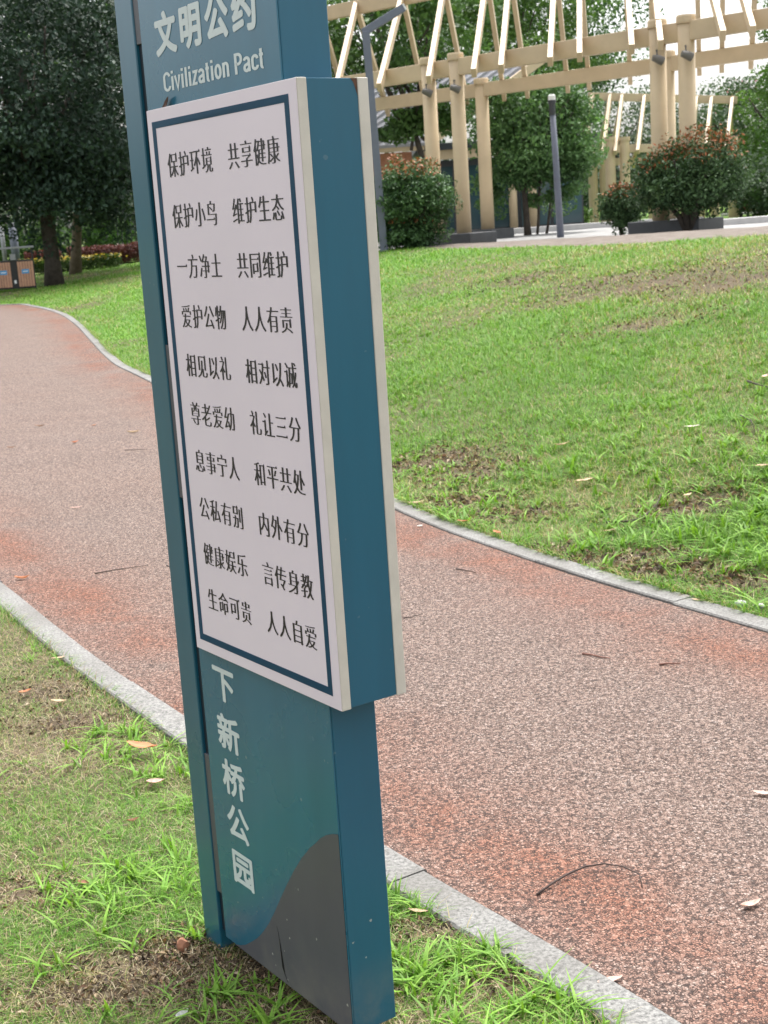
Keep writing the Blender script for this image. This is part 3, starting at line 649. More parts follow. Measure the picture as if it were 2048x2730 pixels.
def stroke_text(text, x0, x1, zb, hgt, name, mat, parent, y):
    wtot = sum(LET[c][0] for c in text)+0.035*(len(text)-1); sx = (x1-x0)/wtot; V = []; Fc = []; x = 0; kq = 0
    text += '|'
    for c in text:
        if c in ' |':
            me = bpy.data.meshes.new(name); me.from_pydata(V, [], Fc); me.materials.append(mat); link(name, me, parent); V = []; Fc = []
            if c == '|': return
        for pl in LET[c][1]:
            P_ = np.array([p for i, p in enumerate(pl) if i == 0 or math.dist(p, pl[i-1]) > 1e-4], float); n = len(P_); t = np.gradient(P_, axis=0) if n > 2 else np.tile(P_[1]-P_[0], (2, 1)); dd = np.diff(P_, axis=0); dd /= np.linalg.norm(dd, axis=1)[:, None]
            m0 = np.r_[dd[:1], dd]; m1 = np.r_[dd, dd[-1:]]; nb = (m0+m1); nb /= np.linalg.norm(nb, axis=1)[:, None]; cosx = np.clip((nb*m1).sum(1), 0.45, 1); nr = np.c_[-nb[:, 1], nb[:, 0]]/cosx[:, None]*SW_/2
            b = len(V); yy_ = y-0.00002*(kq % 3); kq += 1
            for q0, q1 in zip(P_+nr, P_-nr): V += [(x0+(x+q0[0])*sx, yy_, zb+q0[1]*hgt), (x0+(x+q1[0])*sx, yy_, zb+q1[1]*hgt)]
            Fc += [(b+2*i, b+2*i+1, b+2*i+3, b+2*i+2) for i in range(n-1)]
        x += LET[c][0]+0.035
stroke_text('Civilization Pact', 0.064, 0.4465, ZT+0.0285, 0.0355, 'subtitle_word', M['letter'], body, B0-0.0006)
nm = [('下', 0.034, -1.215), ('新', 0.036, -1.325), ('桥', 0.040, -1.428), ('公', 0.042, -1.528), ('园', 0.046, -1.634)]
lettering('park_name', [(c, x+0.002, ZT+zb+0.009, 0.098, 0.083) for c, x, zb in nm], M['letter'], body, B0-0.0006, round_smear(0.028, 8))

# ------------------------------------------------------------------ foliage
def leafcloud(P, size, cols, upb=0.5, aspect=0.5, fold=0.25):
    n = len(P); d = rng.normal(0, 1, (n, 3)); d /= np.linalg.norm(d, axis=1)[:, None]; nr = rng.normal(0, 1, (n, 3)); nr[:, 2] = np.abs(nr[:, 2])+upb
    sd_ = np.cross(d, nr); sd_ /= np.linalg.norm(sd_, axis=1)[:, None]+1e-9; nn = np.cross(sd_, d)
    s = (size*rng.uniform(0.65, 1.3, n))[:, None]
    V = np.stack([P-d*s*0.5, P+sd_*s*aspect*0.5+nn*s*fold*0.3, P+d*s*0.5, P-sd_*s*aspect*0.5+nn*s*fold*0.3], 1)
    T = (np.arange(n)[:, None, None]*4+np.array([[0, 1, 2], [0, 2, 3]])[None]).reshape(-1, 3)
    return V.reshape(-1, 3), T, np.repeat(cols, 4, 0)
def crown_pts(c, r, n, clumps, crad=0.3, shell=0.55, flat=0.0, seed=0):
    q = np.random.default_rng(seed); d = q.normal(0, 1, (clumps, 3)); d /= np.linalg.norm(d, axis=1)[:, None]
    d[:, 2] = np.where(d[:, 2] < 0, d[:, 2]*(1-flat), d[:, 2])
    rr = q.uniform(shell, 1.0, clumps)*(0.82+0.36*q.random(clumps)); cc = np.array(c)+d*rr[:, None]*np.array(r)
    k = q.integers(0, clumps, n); o = q.normal(0, 1, (n, 3)); o *= (np.minimum(1.6, np.linalg.norm(o, axis=1))/np.linalg.norm(o, axis=1))[:, None]
    cr = (q.uniform(0.6, 1.3, clumps)*crad)[k][:, None]
    P = cc[k]+o*cr*np.array([1, 1, 0.62]); return P, k, q.random(clumps)[k]
def leafy(name, parts, mat, size, c0, c1, parent, aspect=0.5, tint=None, seed=1, upb=0.5, flat=0.0):
    PP = []; CC = []
    for i, (c, r, n, cl_, crad) in enumerate(parts):
        P, kk, t = crown_pts(c, r, n, cl_, crad, seed=seed*31+i, flat=flat); t = np.clip(t*0.65+rng.random(n)*0.45, 0, 1)[:, None]
        col = np.array(c0)*(1-t)+np.array(c1)*t
        if tint is not None:
            th, tc, pr = tint; z = (P[:, 2]-c[2])/r[2]; red = (rng.random(n) < pr*np.clip((z-th)/(1-th), 0, 1)); col = np.where(red[:, None], np.array(tc)*rng.uniform(0.7, 1.3, (n, 1)), col)
        PP.append(P); CC.append(col*rng.uniform(0.85, 1.15, (n, 1)))
    V, T, C = leafcloud(np.vstack(PP), size, np.vstack(CC), upb, aspect)
    return link(name, mesh_tris(name, V, T, mat, C), parent)
def trunk_mesh(name, base_r, pts, limbs, mat, parent):
    bm = bmesh.new(); n = len(pts); tube(bm, pts, [base_r*(1.25 if i == 0 else 1-0.55*i/(n-1)) for i in range(n)], 12)
    for l in limbs: tube(bm, l, [base_r*0.45*(1-0.7*i/(len(l)-1)) for i in range(len(l))], 8)
    return link(name, bm_mesh(name, bm, mat, True), parent)
def tree(px, py, Y, crown, label, cat='tree', size=0.14, c0=(0.02, 0.05, 0.02), c1=(0.06, 0.12, 0.04), mat='leaf_tree', tr=0.15, bark='bark', group=None, name='tree', hbase=None, stems=1, seed=1, aspect=0.5, tint=None, lean=0.1):
    """crown: list of (px, py, rx m, ry m, rz m, leaves, clumps, clump radius)"""
    b = at(px, py, Y); z0 = hz(b[0], b[1]); root = empty(name, (b[0], b[1], z0)); tag(root, label, cat, group); q = np.random.default_rng(seed)
    parts = []
    for (cx, cy, rx, ry, rz, n, cl_, cr, dy) in crown:
        p = at(cx, cy, Y+dy); parts.append(((p[0]-b[0], p[1]-b[1], p[2]-z0), (rx, ry, rz), n, cl_, cr))
    leafy('crown', parts, M[mat], size, c0, c1, root, aspect, tint, seed)
    c = np.array(parts[0][0]); r = np.array(parts[0][1]); lim = []; main = None
    for s in range(stems):
        ox = (s-(stems-1)/2)*tr*2.6; top = c+np.array([ox*3+q.uniform(-.1, .1)*r[0], q.uniform(-.1, .1)*r[1], 0.2*r[2]])
        pts = [(ox, 0.0, -0.1)]+[tuple(np.array([ox, 0, 0])*(1-t)+top*t+np.array([math.sin(t*4+s)*lean*tr*3, 0, 0])) for t in (0.12, 0.35, 0.6, 0.8, 1.0)]
        if s == 0: main = pts
        else: lim.append(pts)
        for i in range(5):
            a = q.uniform(0, 6.28); t = q.uniform(0.4, 0.8); st = np.array([ox, 0, 0])*(1-t)+top*t; en = c+np.array([math.cos(a)*r[0]*0.7, math.sin(a)*r[1]*0.7, q.uniform(-0.2, 0.7)*r[2]]); lim.append([tuple(st), tuple(st*0.5+en*0.5+np.array([0, 0, -0.08*r[2]])), tuple(en)])
    trunk_mesh('trunk', tr, main, lim, M[bark], root)
    return root

DK0, DK1 = (0.013, 0.030, 0.021), (0.042, 0.080, 0.052)
MG0, MG1 = (0.028, 0.075, 0.02), (0.105, 0.21, 0.055)
LG0, LG1 = (0.06, 0.145, 0.035), (0.17, 0.30, 0.075)
GY0, GY1 = (0.05, 0.085, 0.06), (0.13, 0.18, 0.12)
tree(118, 618, 38, [(70, 190, 3.3, 3.0, 3.6, 36000, 190, 0.55, 0), (180, 400, 1.8, 1.8, 1.3, 9000, 50, 0.45, 0), (-20, 390, 2.2, 2.0, 1.5, 10000, 55, 0.45, 0)],
     'big dark evergreen tree with dense hanging crown beside the litter bin', size=0.15, c0=DK0, c1=DK1, mat='leaf_dark', tr=0.24, seed=2)
tree(163, 600, 43, [(200, 170, 3.2, 3.0, 4.0, 26000, 150, 0.6, 0)], 'slim grey-trunked tree standing close behind the big dark evergreen', size=0.16, c0=DK0, c1=(0.05, 0.085, 0.04), mat='leaf_dark', tr=0.17, bark='bark_pale', seed=3)
tree(250, 585, 60, [(200, -40, 5.5, 4, 4.5, 16000, 120, 0.9, 0)], 'tall pale green tree whose top shows above the dark evergreen', size=0.2, c0=MG0, c1=LG1, tr=0.25, seed=4)
tree(-60, 610, 52, [(-40, 150, 5, 4, 6, 16000, 120, 0.9, 0)], 'broad green tree at the left edge behind the litter bin', size=0.2, c0=DK0, c1=MG1, tr=0.25, seed=5)

# background trees on the right side
tree(945, 505, 37, [(850, 52, 2.6, 2.2, 1.55, 13000, 80, 0.45, 0), (885, 262, 0.55, .5, .35, 1500, 10, 0.22, 0), (845, 285, 0.35, .5, .3, 700, 6, 0.18, 0), (960, 235, 0.7, .6, .6, 2200, 16, 0.24, 0)], 'slanting dark-stemmed tree in front of the grey hut roof', size=0.17, c0=MG0, c1=MG1, tr=0.10, seed=6, lean=0.8, stems=2)
tree(1060, 492, 52, [(1090, 60, 4.2, 3, 3.4, 20000, 130, 0.7, 0), (960, -60, 3.5, 3, 2.8, 9000, 60, 0.7, 0)], 'tall fresh green tree behind the middle of the timber pergola', size=0.18, c0=MG0, c1=LG1, tr=0.2, seed=7)
tree(1230, 490, 56, [(1205, 60, 2.6, 3, 3.2, 12000, 80, 0.6, 0)], 'leafy green tree whose crown ends against the white sky', size=0.18, c0=MG0, c1=LG0, tr=0.2, seed=8)
tree(1160, 511, 34.5, [(1165, 280, 1.3, 1.0, 1.15, 9500, 44, 0.36, 0), (1085, 255, 0.95, .9, .8, 5000, 24, 0.34, 0), (1110, 350, 0.75, .7, .55, 3500, 18, 0.26, 0), (1250, 300, 0.65, .7, 1.1, 5000, 22, .28, 0), (1190, 400, 0.8, .7, .5, 3000, 14, .25, 0), (1060, 420, 0.35, .5, .5, 1500, 10, .2, 0)], 'many-stemmed green tree beside the slim lamp post, under the pergola', size=0.11, c0=(0.04, 0.10, 0.035), c1=(0.14, 0.27, 0.095), tr=0.085, stems=3, seed=9, bark='bark')
tree(1232, 488, 58, [(1236, 395, 1.0, 1.0, 1.6, 5000, 40, 0.35, 0)], 'dark round tree in the shade between lamp post and far pergola', size=0.13, c0=DK0, c1=MG0, tr=0.2, seed=10)
tree(1345, 478, 64, [(1330, 300, 3.4, 2, 3.2, 9000, 60, 0.6, 0)], 'wispy grey-green tree behind the far pergola', size=0.17, c0=GY0, c1=GY1, tr=0.15, seed=11)
tree(1440, 475, 66, [(1450, 330, 3.6, 2, 2.6, 9000, 70, 0.6, 0)], 'dark grey-green tree behind the right end of the far pergola', size=0.17, c0=(0.03, 0.06, 0.035), c1=GY1, tr=0.15, seed=12)
tree(1540, 472, 70, [(1545, 300, 3.0, 2, 2.6, 7000, 44, 0.6, 0)], 'pale feathery tree rising into the white sky', size=0.17, c0=GY0, c1=GY1, tr=0.15, seed=13)
tree(1600, 470, 62, [(1615, 330, 2.6, 2, 3.6, 14000, 90, 0.55, 0)], 'dark green tree with pink blossoms at the right', size=0.17, c0=(0.02, 0.045, 0.02), c1=(0.06, 0.115, 0.045), tr=0.18, seed=14, tint=(0.2, (0.5, 0.2, 0.28), 0.04))
tree(1690, 468, 50, [(1675, 260, 1.4, 1.4, 1.9, 8000, 60, 0.4, 0), (1690, 40, 1.0, 1, 0.9, 3000, 20, 0.35, 0)], 'bright green tree cut by the right edge of the picture', size=0.15, c0=(0.04, 0.10, 0.02), c1=(0.12, 0.23, 0.05), tr=0.14, seed=15)
# a far wood closing the view
P = []; C = []
for i in range(46):
    a = R(-30+60*i/45); Yd = 105+rng.uniform(-8, 8); x = Yd*math.tan(a); zt = rng.uniform(3.0, 6.5)
    if 11 < x < 30: zt = rng.uniform(3.2, 5.2)
    p, kk, t = crown_pts((x, Yd, 1+zt*0.5), (3.6, 3.0, zt*0.62), 900, 30, 1.0, seed=200+i); P.append(p); t = t[:, None]*0.8; C.append((np.array((0.025, 0.05, 0.03))*(1-t)+np.array((0.08, 0.125, 0.07))*t))
V, T, C = leafcloud(np.vstack(P), 0.55, np.vstack(C)); o = link('far_wood', mesh_tris('far_wood', V, T, M['leaf_tree'], C)); tag(o, 'far belt of woodland closing the view behind the park', 'woodland', kind='stuff')

debris('lawn_litter', SPOTS[:15], 9000, 2, 0.012, 0.045, 'crumbs of soil and dead leaf bits on the bare spots of the lawn')
debris('verge_litter', SPOTS[15:], 5000, 1, 0.005, 0.02, 'crumbs of soil and dry bits on the bare spots of the near verge')
# clipped bushes with red young tips
def bush(px, py, Y, crown, label, size=0.075, stem=0.05, seed=1, flat=0.0, tint=(0.35, (0.30, 0.11, 0.045), 0.6), c0=(0.014, 0.042, 0.016), c1=(0.085, 0.155, 0.06), group='clipped bushes along the lawn edge'):
    b = at(px, py, Y); z0 = hz(b[0], b[1]); root = empty('round_bush', (b[0], b[1], z0)); tag(root, label, 'bush', group); parts = []
    for (cx, cy, rx, ry, rz, n, cl_, cr) in crown:
        p = at(cx, cy, Y); parts.append(((p[0]-b[0], p[1]-b[1], p[2]-z0), (rx, ry, rz), n, cl_, cr))
    leafy('foliage', parts, M['leaf_dark'], size, c0, c1, root, 0.45, tint, seed, flat=flat)
    c = np.array(parts[0][0]); bm = bmesh.new(); q = np.random.default_rng(seed)
    for i in range(6):
        a = q.uniform(0, 6.28); e = c+np.array([math.cos(a)*parts[0][1][0]*.7, math.sin(a)*parts[0][1][1]*.7, q.uniform(-.2, .6)*parts[0][1][2]])
        tube(bm, [(q.uniform(-.03, .03), q.uniform(-.03, .03), -0.1), tuple(e*0.35+np.array([0, 0, 0.05])), tuple(e)], [stem, stem*.7, stem*.3], 8)
    link('stem', bm_mesh('stem', bm, M['bark'], True), root); return root
bush(882, 538, 25.3, [(896, 432, 0.70, 0.70, 0.72, 13000, 230, 0.13), (885, 505, 0.55, 0.5, 0.26, 4500, 60, 0.11)], 'round dark bush with orange-red young tips beside the sign board', seed=41, c0=(0.018, 0.055, 0.018), c1=(0.10, 0.19, 0.07), tint=(0.5, (0.32, 0.12, 0.05), 0.6))
bush(1490, 502, 24.0, [(1493, 398, 0.90, 0.9, 0.86, 18000, 300, 0.15), (1440, 405, 0.45, 0.5, 0.5, 3500, 60, 0.13), (1545, 390, 0.42, .5, .5, 3500, 60, 0.13)], 'large spreading bush with orange-red tips in front of the stone plinth', seed=42, stem=0.07, flat=0.5)
bush(1345, 492, 26.0, [(1345, 448, 0.38, 0.36, 0.42, 6500, 110, 0.1)], 'small dark bush at the left foot of the large spreading bush', seed=43, stem=0.03)

# ------------------------------------------------------------------ timber pergola
def lathe(bm, prof, cx=0, cy=0, n=20):
    rings = [[bm.verts.new((cx+r*math.cos(2*math.pi*k/n), cy+r*math.sin(2*math.pi*k/n), zz)) for k in range(n)] for r, zz in prof]
    for A1, B1 in zip(rings, rings[1:]):
        for k in range(n): bm.faces.new((A1[k], A1[(k+1) % n], B1[(k+1) % n], B1[k]))
    bm.faces.new(rings[0][::-1]); bm.faces.new(rings[-1])
ZE = 4.57
fa, fb = at(806, 173, 29.4), at(1659, 39.6, 23.35); ra, rb = at(812, 226, 35.6), at(1659, 108, 28.5)
def lerp(a, b, t): return np.asarray(a)*(1-t)+np.asarray(b)*t
def line_t(a, b, px):     # parameter where the ray column px (at beam height) meets the line
    lo, hi = -1.5, 2.5
    for _ in range(60):
        mmid = (lo+hi)/2; p = lerp(a, b, mmid); v = p-np.array([0, 0, CAM_H]); x = (1024+FPX*(v@RT)/(v@fw))/S
        if x < px: lo = mmid
        else: hi = mmid
    return lo
pg = empty('timber_pergola', (fa[0], fa[1], hz(fa[0], fa[1]))); pg0 = np.array(pg.location)
tag(pg, 'large near pergola of beige round columns and pitched rafters behind the lawn', 'pergola')
fdir = (fb-fa)/np.linalg.norm(fb-fa); t0, t1 = line_t(fa, fb, 640), line_t(fa, fb, 1800)
L3 = lambda p: tuple(np.asarray(p)-pg0)
mid0, mid1 = (lerp(fa, fb, t0)+lerp(ra, rb, t0))/2, (lerp(fa, fb, t1)+lerp(ra, rb, t1))/2
ZR = 6.28
for a, b, h in ((lerp(fa, fb, t0), lerp(fa, fb, t1), 0.31), (lerp(ra, rb, t0), lerp(ra, rb, t1), 0.30)):
    a = a.copy(); b = b.copy(); bm = bmesh.new(); bar(bm, L3(a), L3(b), 0.16, h, 0.008); link('eave_beam', bm_mesh('eave_beam', bm, M['timber']), pg)
ma, mb = mid0.copy(), mid1.copy(); ma[2] = mb[2] = ZR
bm = bmesh.new(); bar(bm, L3(ma), L3(mb), 0.14, 0.30, 0.008); link('ridge_beam', bm_mesh('ridge_beam', bm, M['timber']), pg)
perp = np.cross(fdir, (0, 0, 1)); perp /= np.linalg.norm(perp)
RF = [(640, 690, 748), (736, 770, 828), (832, 870, 914), (935, 960, 1002), (1031, 1052, 1084), (1088, 1102, 1134), (1192, 1200, 1223), (1253, 1252, 1270), (1362, 1349, 1360), (1422, 1402, 1412), (1549, 1504, 1510), (1612, 1563, 1560), (1700, 1640, 1625)]
for pf, pr, pb in RF:      # the rafters fan a little: the pergola follows a shallow arc
    f_ = lerp(fa, fb, line_t(fa, fb, pf)); r_ = lerp(ra, rb, line_t(ra, rb, pb)); rg = lerp(ma, mb, line_t(ma, mb, pr)); rg[2] = ZR+0.06
    for e, ext in ((f_, 1.26), (r_, 1.24)):
        e = e.copy(); e[2] += 0.22; tail = rg+(e-rg)*ext; bm = bmesh.new()
        bar(bm, L3(rg), L3(tail), 0.095, 0.18, 0.006); link('rafter', bm_mesh('rafter', bm, M['timber']), pg)
def column(px, on_front, rad, lamp):
    a, b = (fa, fb) if on_front else (ra, rb); t = line_t(a, b, px); p = lerp(a, b, t); off = (-fdir_n if on_front else fdir_n)*0.0
    zb = hz(p[0], p[1]); bm = bmesh.new(); lathe(bm, [(rad*1.06, zb+0.20-pg0[2]), (rad*1.03, zb+1.2-pg0[2]), (rad, p[2]+0.12-pg0[2])], p[0]-pg0[0], p[1]-pg0[1]); c = link('column', bm_mesh('column', bm, M['timber_low'], True), pg)
    for po in c.data.polygons:
        if len(po.vertices) > 4: po.use_smooth = False
    bm = bmesh.new(); lathe(bm, [(rad*1.12, p[2]+0.12-pg0[2]), (rad*1.16, p[2]+0.15-pg0[2]), (rad*1.16, p[2]+0.23-pg0[2]), (rad*1.08, p[2]+0.26-pg0[2])], p[0]-pg0[0], p[1]-pg0[1]); link('cap', bm_mesh('cap', bm, M['timber']), c)
    if lamp:
        q = np.array([p[0], p[1], p[2]-0.36])+np.array([-0.05, -rad-0.05, 0])-pg0; bm = bmesh.new()
        tube(bm, [q+np.array([0, 0.02, 0.1]), q+np.array([-0.02, -0.06, 0.1]), q+np.array([-0.02, -0.08, 0.02])], 0.018, 8)
        tube(bm, [q+np.array([-0.10, -0.10, -0.02]), q+np.array([0.0, -0.09, -0.05]), q+np.array([0.08, -0.08, -0.09])], [0.05, 0.07, 0.075], 14)
        link('spotlight', bm_mesh('spotlight', bm, M['spot_grey'], False), pg)
    return p
fdir_n = cnor
COLS = {}
for px, fr_, rd, lp in ((925, True, 0.138, True), (985, True, 0.138, True), (1420, True, 0.142, True), (1482, True, 0.142, True), (1040, False, 0.15, False), (1441, False, 0.15, False), (1800, True, .165, False), (690, True, .155, False)):
    COLS[(px, fr_)] = column(px, fr_, rd, lp)
def plinth(p, q, ext, label):
    p = np.asarray(p); q = np.asarray(q); d = (q-p)[:2]; d = d/np.linalg.norm(d); rz = math.atan2(d[1], d[0]); c = (p+q)/2; z = hz(c[0], c[1]); L = np.linalg.norm((q-p)[:2])+ext
    o = boxobj('plinth', M['black_stone'], pg, -L/2, L/2, -0.42, 0.42, -0.15, 0.24, bev=0.015); o.location = (c[0]-pg0[0], c[1]-pg0[1], z-pg0[2]); o.rotation_euler = (0, 0, rz)
plinth(COLS[(925, True)], COLS[(985, True)], 0.95, ''); plinth(COLS[(1420, True)], COLS[(1482, True)], 0.85, ''); plinth(COLS[(1040, False)]-0.4*fdir, COLS[(1040, False)]+0.1*fdir, 0.7, ''); plinth(COLS[(1441, False)]-0.2*fdir, COLS[(1441, False)]+0.2*fdir, 0.7, '')

# far, smaller pergola
f2 = empty('timber_pergola', tuple(at(1284, 485, 49))); o2 = np.array(f2.location); o2[2] = hz(o2[0], o2[1]); f2.location = o2
tag(f2, 'smaller distant pergola seen between the near columns, right of the slim lamp post', 'pergola')
def bar2(name, a, b, w_, h_): bm = bmesh.new(); bar(bm, tuple(a-o2), tuple(b-o2), w_, h_, 0.005); link(name, bm_mesh(name, bm, M['timber']), f2)
rA, rB = at(1270, 208, 50), at(1592, 216, 50); eA, eB = at(1268, 323, 48), at(1592, 315, 48); kA, kB = at(1250, 352, 53), at(1600, 340, 53)
bar2('ridge_beam', rA, rB, 0.14, 0.26); bar2('eave_beam', eA, eB, 0.14, 0.26); bar2('eave_beam', kA, kB, 0.14, 0.26)
for t in (0.03, 0.15, 0.23, 0.38, 0.56, 0.73, 0.83, 0.97):
    r_ = lerp(rA, rB, t); 
    for a, b in ((eA, eB), (kA, kB)): e = lerp(a, b, t-0.035); bar2('rafter', r_+np.array([0, 0, .05]), r_+(e+np.array([0, 0, .12])-r_)*1.15, 0.11, 0.18)
for px, Yd in ((1284, 53), (1308, 53), (1322, 48), (1353, 48), (1412, 53), (1512, 48), (1545, 53), (1585, 48)):
    b = at(px, 480, Yd); z = hz(b[0], b[1]); top = (at(px, 340, Yd) if Yd == 53 else at(px, 310, Yd))[2]; bm = bmesh.new()
    lathe(bm, [(0.18, z-o2[2]-0.05), (0.17, top-o2[2]+0.1)], b[0]-o2[0], b[1]-o2[1], 14); lathe(bm, [(0.2, top-o2[2]+0.1), (0.2, top-o2[2]+0.22)], b[0]-o2[0], b[1]-o2[1], 14); link('column', bm_mesh('column', bm, M['timber_low']), f2)

# ------------------------------------------------------------------ lamp posts
def bent_lamp():
    b = at(830, 545, 25); z0 = hz(b[0], b[1]); b[2] = z0; root = empty('street_lamp', tuple(b)); tag(root, 'grey lamp post with a slanting arm, directly right of the sign board', 'street lamp', 'lamp posts of the park')
    top = at(790, 68, 25); end = at(872, 16, 25); H = top[2]-z0; dx = top[0]-b[0]; bm = bmesh.new()
    bar(bm, (0, 0, -0.05), (dx, 0, H), 0.13, 0.15, 0.008, up=(0, 1, 0)); link('pole', bm_mesh('pole', bm, M['dark_metal']), root)
    bm = bmesh.new(); ex = end[0]-top[0]; ez = end[2]-top[2]; bar(bm, (dx-0.055, 0, H-0.02), (dx+ex, 0, H+ez), 0.11, 0.13, 0.008); a = link('arm', bm_mesh('arm', bm, M['dark_metal']), root)
    bm = bmesh.new(); u = np.array([ex, 0, ez]); u /= np.linalg.norm(u); e = np.array([dx+ex, 0, H+ez]); bar(bm, tuple(e), tuple(e+u*0.03), 0.09, 0.11, 0.004); link('end_cap', bm_mesh('end_cap', bm, M['lens']), a)
bent_lamp()
def pole_lamp():
    b = at(1211, 508, 30); z0 = hz(b[0], b[1]); b[2] = z0; root = empty('street_lamp', tuple(b)); tag(root, 'straight slim grey lamp post with a small head, standing by the many-stemmed tree', 'street lamp', 'lamp posts of the park')
    top = at(1192, 212, 30); H = top[2]-z0; dx = top[0]-b[0]; bm = bmesh.new(); tube(bm, [(0, 0, -0.05), (dx*0.5, 0, H*0.5), (dx*.95, 0, H-0.3)], [0.075, 0.068, 0.06], 14); link('pole', bm_mesh('pole', bm, M['dark_metal'], True), root)
    bm = bmesh.new(); lathe(bm, [(0.066, H-0.34), (0.066, H-0.12), (0.085, H-0.1), (0.085, H-0.04)], dx, 0, 14); h = link('lamp_head', bm_mesh('lamp_head', bm, M['dark_frame']), root)
    bm = bmesh.new(); lathe(bm, [(0.08, H-0.04), (0.075, H+0.05), (0.05, H+0.08)], dx, 0, 14); link('lamp_cap', bm_mesh('lamp_cap', bm, M['lens']), h)
pole_lamp()
def post(px, py0, py1, Y, r_, mat, label):
    b = at(px, py0, Y); z0 = hz(b[0], b[1]); b[2] = z0; H = at(px, py1, Y)[2]-z0; root = empty('bollard_post', tuple(b)); tag(root, label, 'post', 'pale posts behind the litter bin')
    bm = bmesh.new(); tube(bm, [(0, 0, -0.05), (0, 0, H)], r_, 14); link('shaft', bm_mesh('shaft', bm, M[mat], True), root)
    bm = bmesh.new(); lathe(bm, [(r_*1.6, -0.05), (r_*1.6, 0.06), (r_*1.2, 0.09)], 0, 0, 14); link('base_plate', bm_mesh('base_plate', bm, M[mat]), root)
post(16, 605, 488, 46, 0.07, 'lamp_grey', 'thin pale grey post behind the litter bin at the left edge')
post(40, 605, 480, 46, 0.13, 'dark_metal', 'thicker blue-grey post behind the litter bin, next to the thin pale one')

# ------------------------------------------------------------------ hut with glazed front
def hut():
    b = at(1010, 505, 41); z0 = hz(b[0], b[1]); b[2] = z0; root = empty('park_hut', tuple(b)); tag(root, 'park building with grey seamed roof and dark glazed front', 'building')
    xl, xr = at(640, 480, 41)[0]-b[0], at(1262, 480, 41)[0]-b[0]; xm = at(950, 480, 41)[0]-b[0]; hw = 2.15
    boxobj('base_course', M['dark_frame'], root, xl, xr, 0.0, 5.0, -0.3, 0.12)
    gl_y = 0.05; n = 9
    for i in range(n):
        a = xl+(xr-xl)*i/n; c = xl+(xr-xl)*(i+1)/n
        wdo = boxobj('window', M['dark_frame'], root, a+0.003, c-0.003, gl_y-0.02, gl_y+0.12, 0.12, hw)
        p = boxobj('pane', M['glass'], root, a+0.05, c-0.05, gl_y-0.035, gl_y-0.022, 0.18, hw-0.18); p.parent = wdo
    boxobj('wall', M['dark_frame'], root, xl, xr, 0.2, 4.9, 0.12, hw)
    boxobj('timber_beam', M['timber'], root, xm-0.4, xr+0.3, -0.35, -0.2, hw+0.02, hw+0.28, bev=0.01)
    boxobj('flat_roof', M['dark_frame'], root, xm-0.6, xr+0.4, -0.5, 5.2, hw+0.28, hw+0.46, bev=0.01)
    boxobj('brick_wall', M['brick'], root, xl, xm-0.7, -0.14, -0.04, hw-0.35, hw+0.3)
    boxobj('eave_fascia', M['timber'], root, xl-0.5, xm-0.35, -0.62, -0.52, hw+0.30, hw+0.52, bev=0.01)
    # pitched roof with standing seams
    xe = at(928, 480, 41)[0]-b[0]; e0, e1 = Vector((xl-3.0, -0.7, hw+0.5)), Vector((xe, -0.7, hw+0.5)); up = Vector((3.6, 1.6, 2.25)); sk = Vector((0, 0, 0))
    bm = bmesh.new(); vs = [bm.verts.new(p) for p in (e0, e1, e1+up+sk, e0+up)]; vb = [bm.verts.new(v.co+Vector((0, 0.05, -0.08))) for v in vs]
    bm.faces.new(vs); bm.faces.new(vb[::-1])
    for i in range(4): bm.faces.new((vs[i], vs[(i+1) % 4], vb[(i+1) % 4], vb[i]))
    for i in range(1, 24):
        p = e0.lerp(e1, i/24); q = (e0+up).lerp(e1+up+sk, i/24); bar(bm, p+Vector((0, -0.01, 0.02)), q+Vector((0, -0.01, 0.02)), 0.03, 0.05)
    rf = link('roof', bm_mesh('roof', bm, M['roof']), root)
    bm = bmesh.new(); bar(bm, e1+Vector((0.08, -0.1, -0.02)), e1+up+sk+Vector((0.08, 0, 0.02)), 0.1, 0.24, 0.01); link('barge_board', bm_mesh('barge_board', bm, M['timber']), rf)
    for px in (1108, 1150): 
        x = at(px, 480, 41)[0]-b[0]; bm = bmesh.new(); lathe(bm, [(0.12, -0.05), (0.12, hw+0.01)], x, -0.28, 12); link('timber_column', bm_mesh('timber_column', bm, M['timber_low'], True), root)
hut()

# ------------------------------------------------------------------ low walls, hedges, fence and the far lawn's edging on the right
def low_wall(p, q, h, t, label, mat='white_stone'):
    c = (p+q)/2; z = hz(c[0], c[1]); d = q-p; root = boxobj('low_wall', M[mat], None, -np.hypot(d[0], d[1])/2, np.hypot(d[0], d[1])/2, -t/2, t/2, -0.2, h, bev=0.01)
    root.location = (c[0], c[1], z); root.rotation_euler = (0, 0, math.atan2(d[1], d[0])); tag(root, label, 'wall', 'pale stone edgings across the plaza'); return root
low_wall(at(1080, 505, 37.5), at(1400, 488, 39), 0.16, 0.4, 'long pale stone edging below the glazed hut and far pergola')
low_wall(at(1490, 487, 31), at(1760, 465, 33), 0.14, 0.5, 'pale stone edging behind the large spreading bush at the right')
low_wall(at(1560, 452, 52), at(1760, 440, 52), 0.10, 0.5, 'farthest pale edging across the lawn at the right edge')
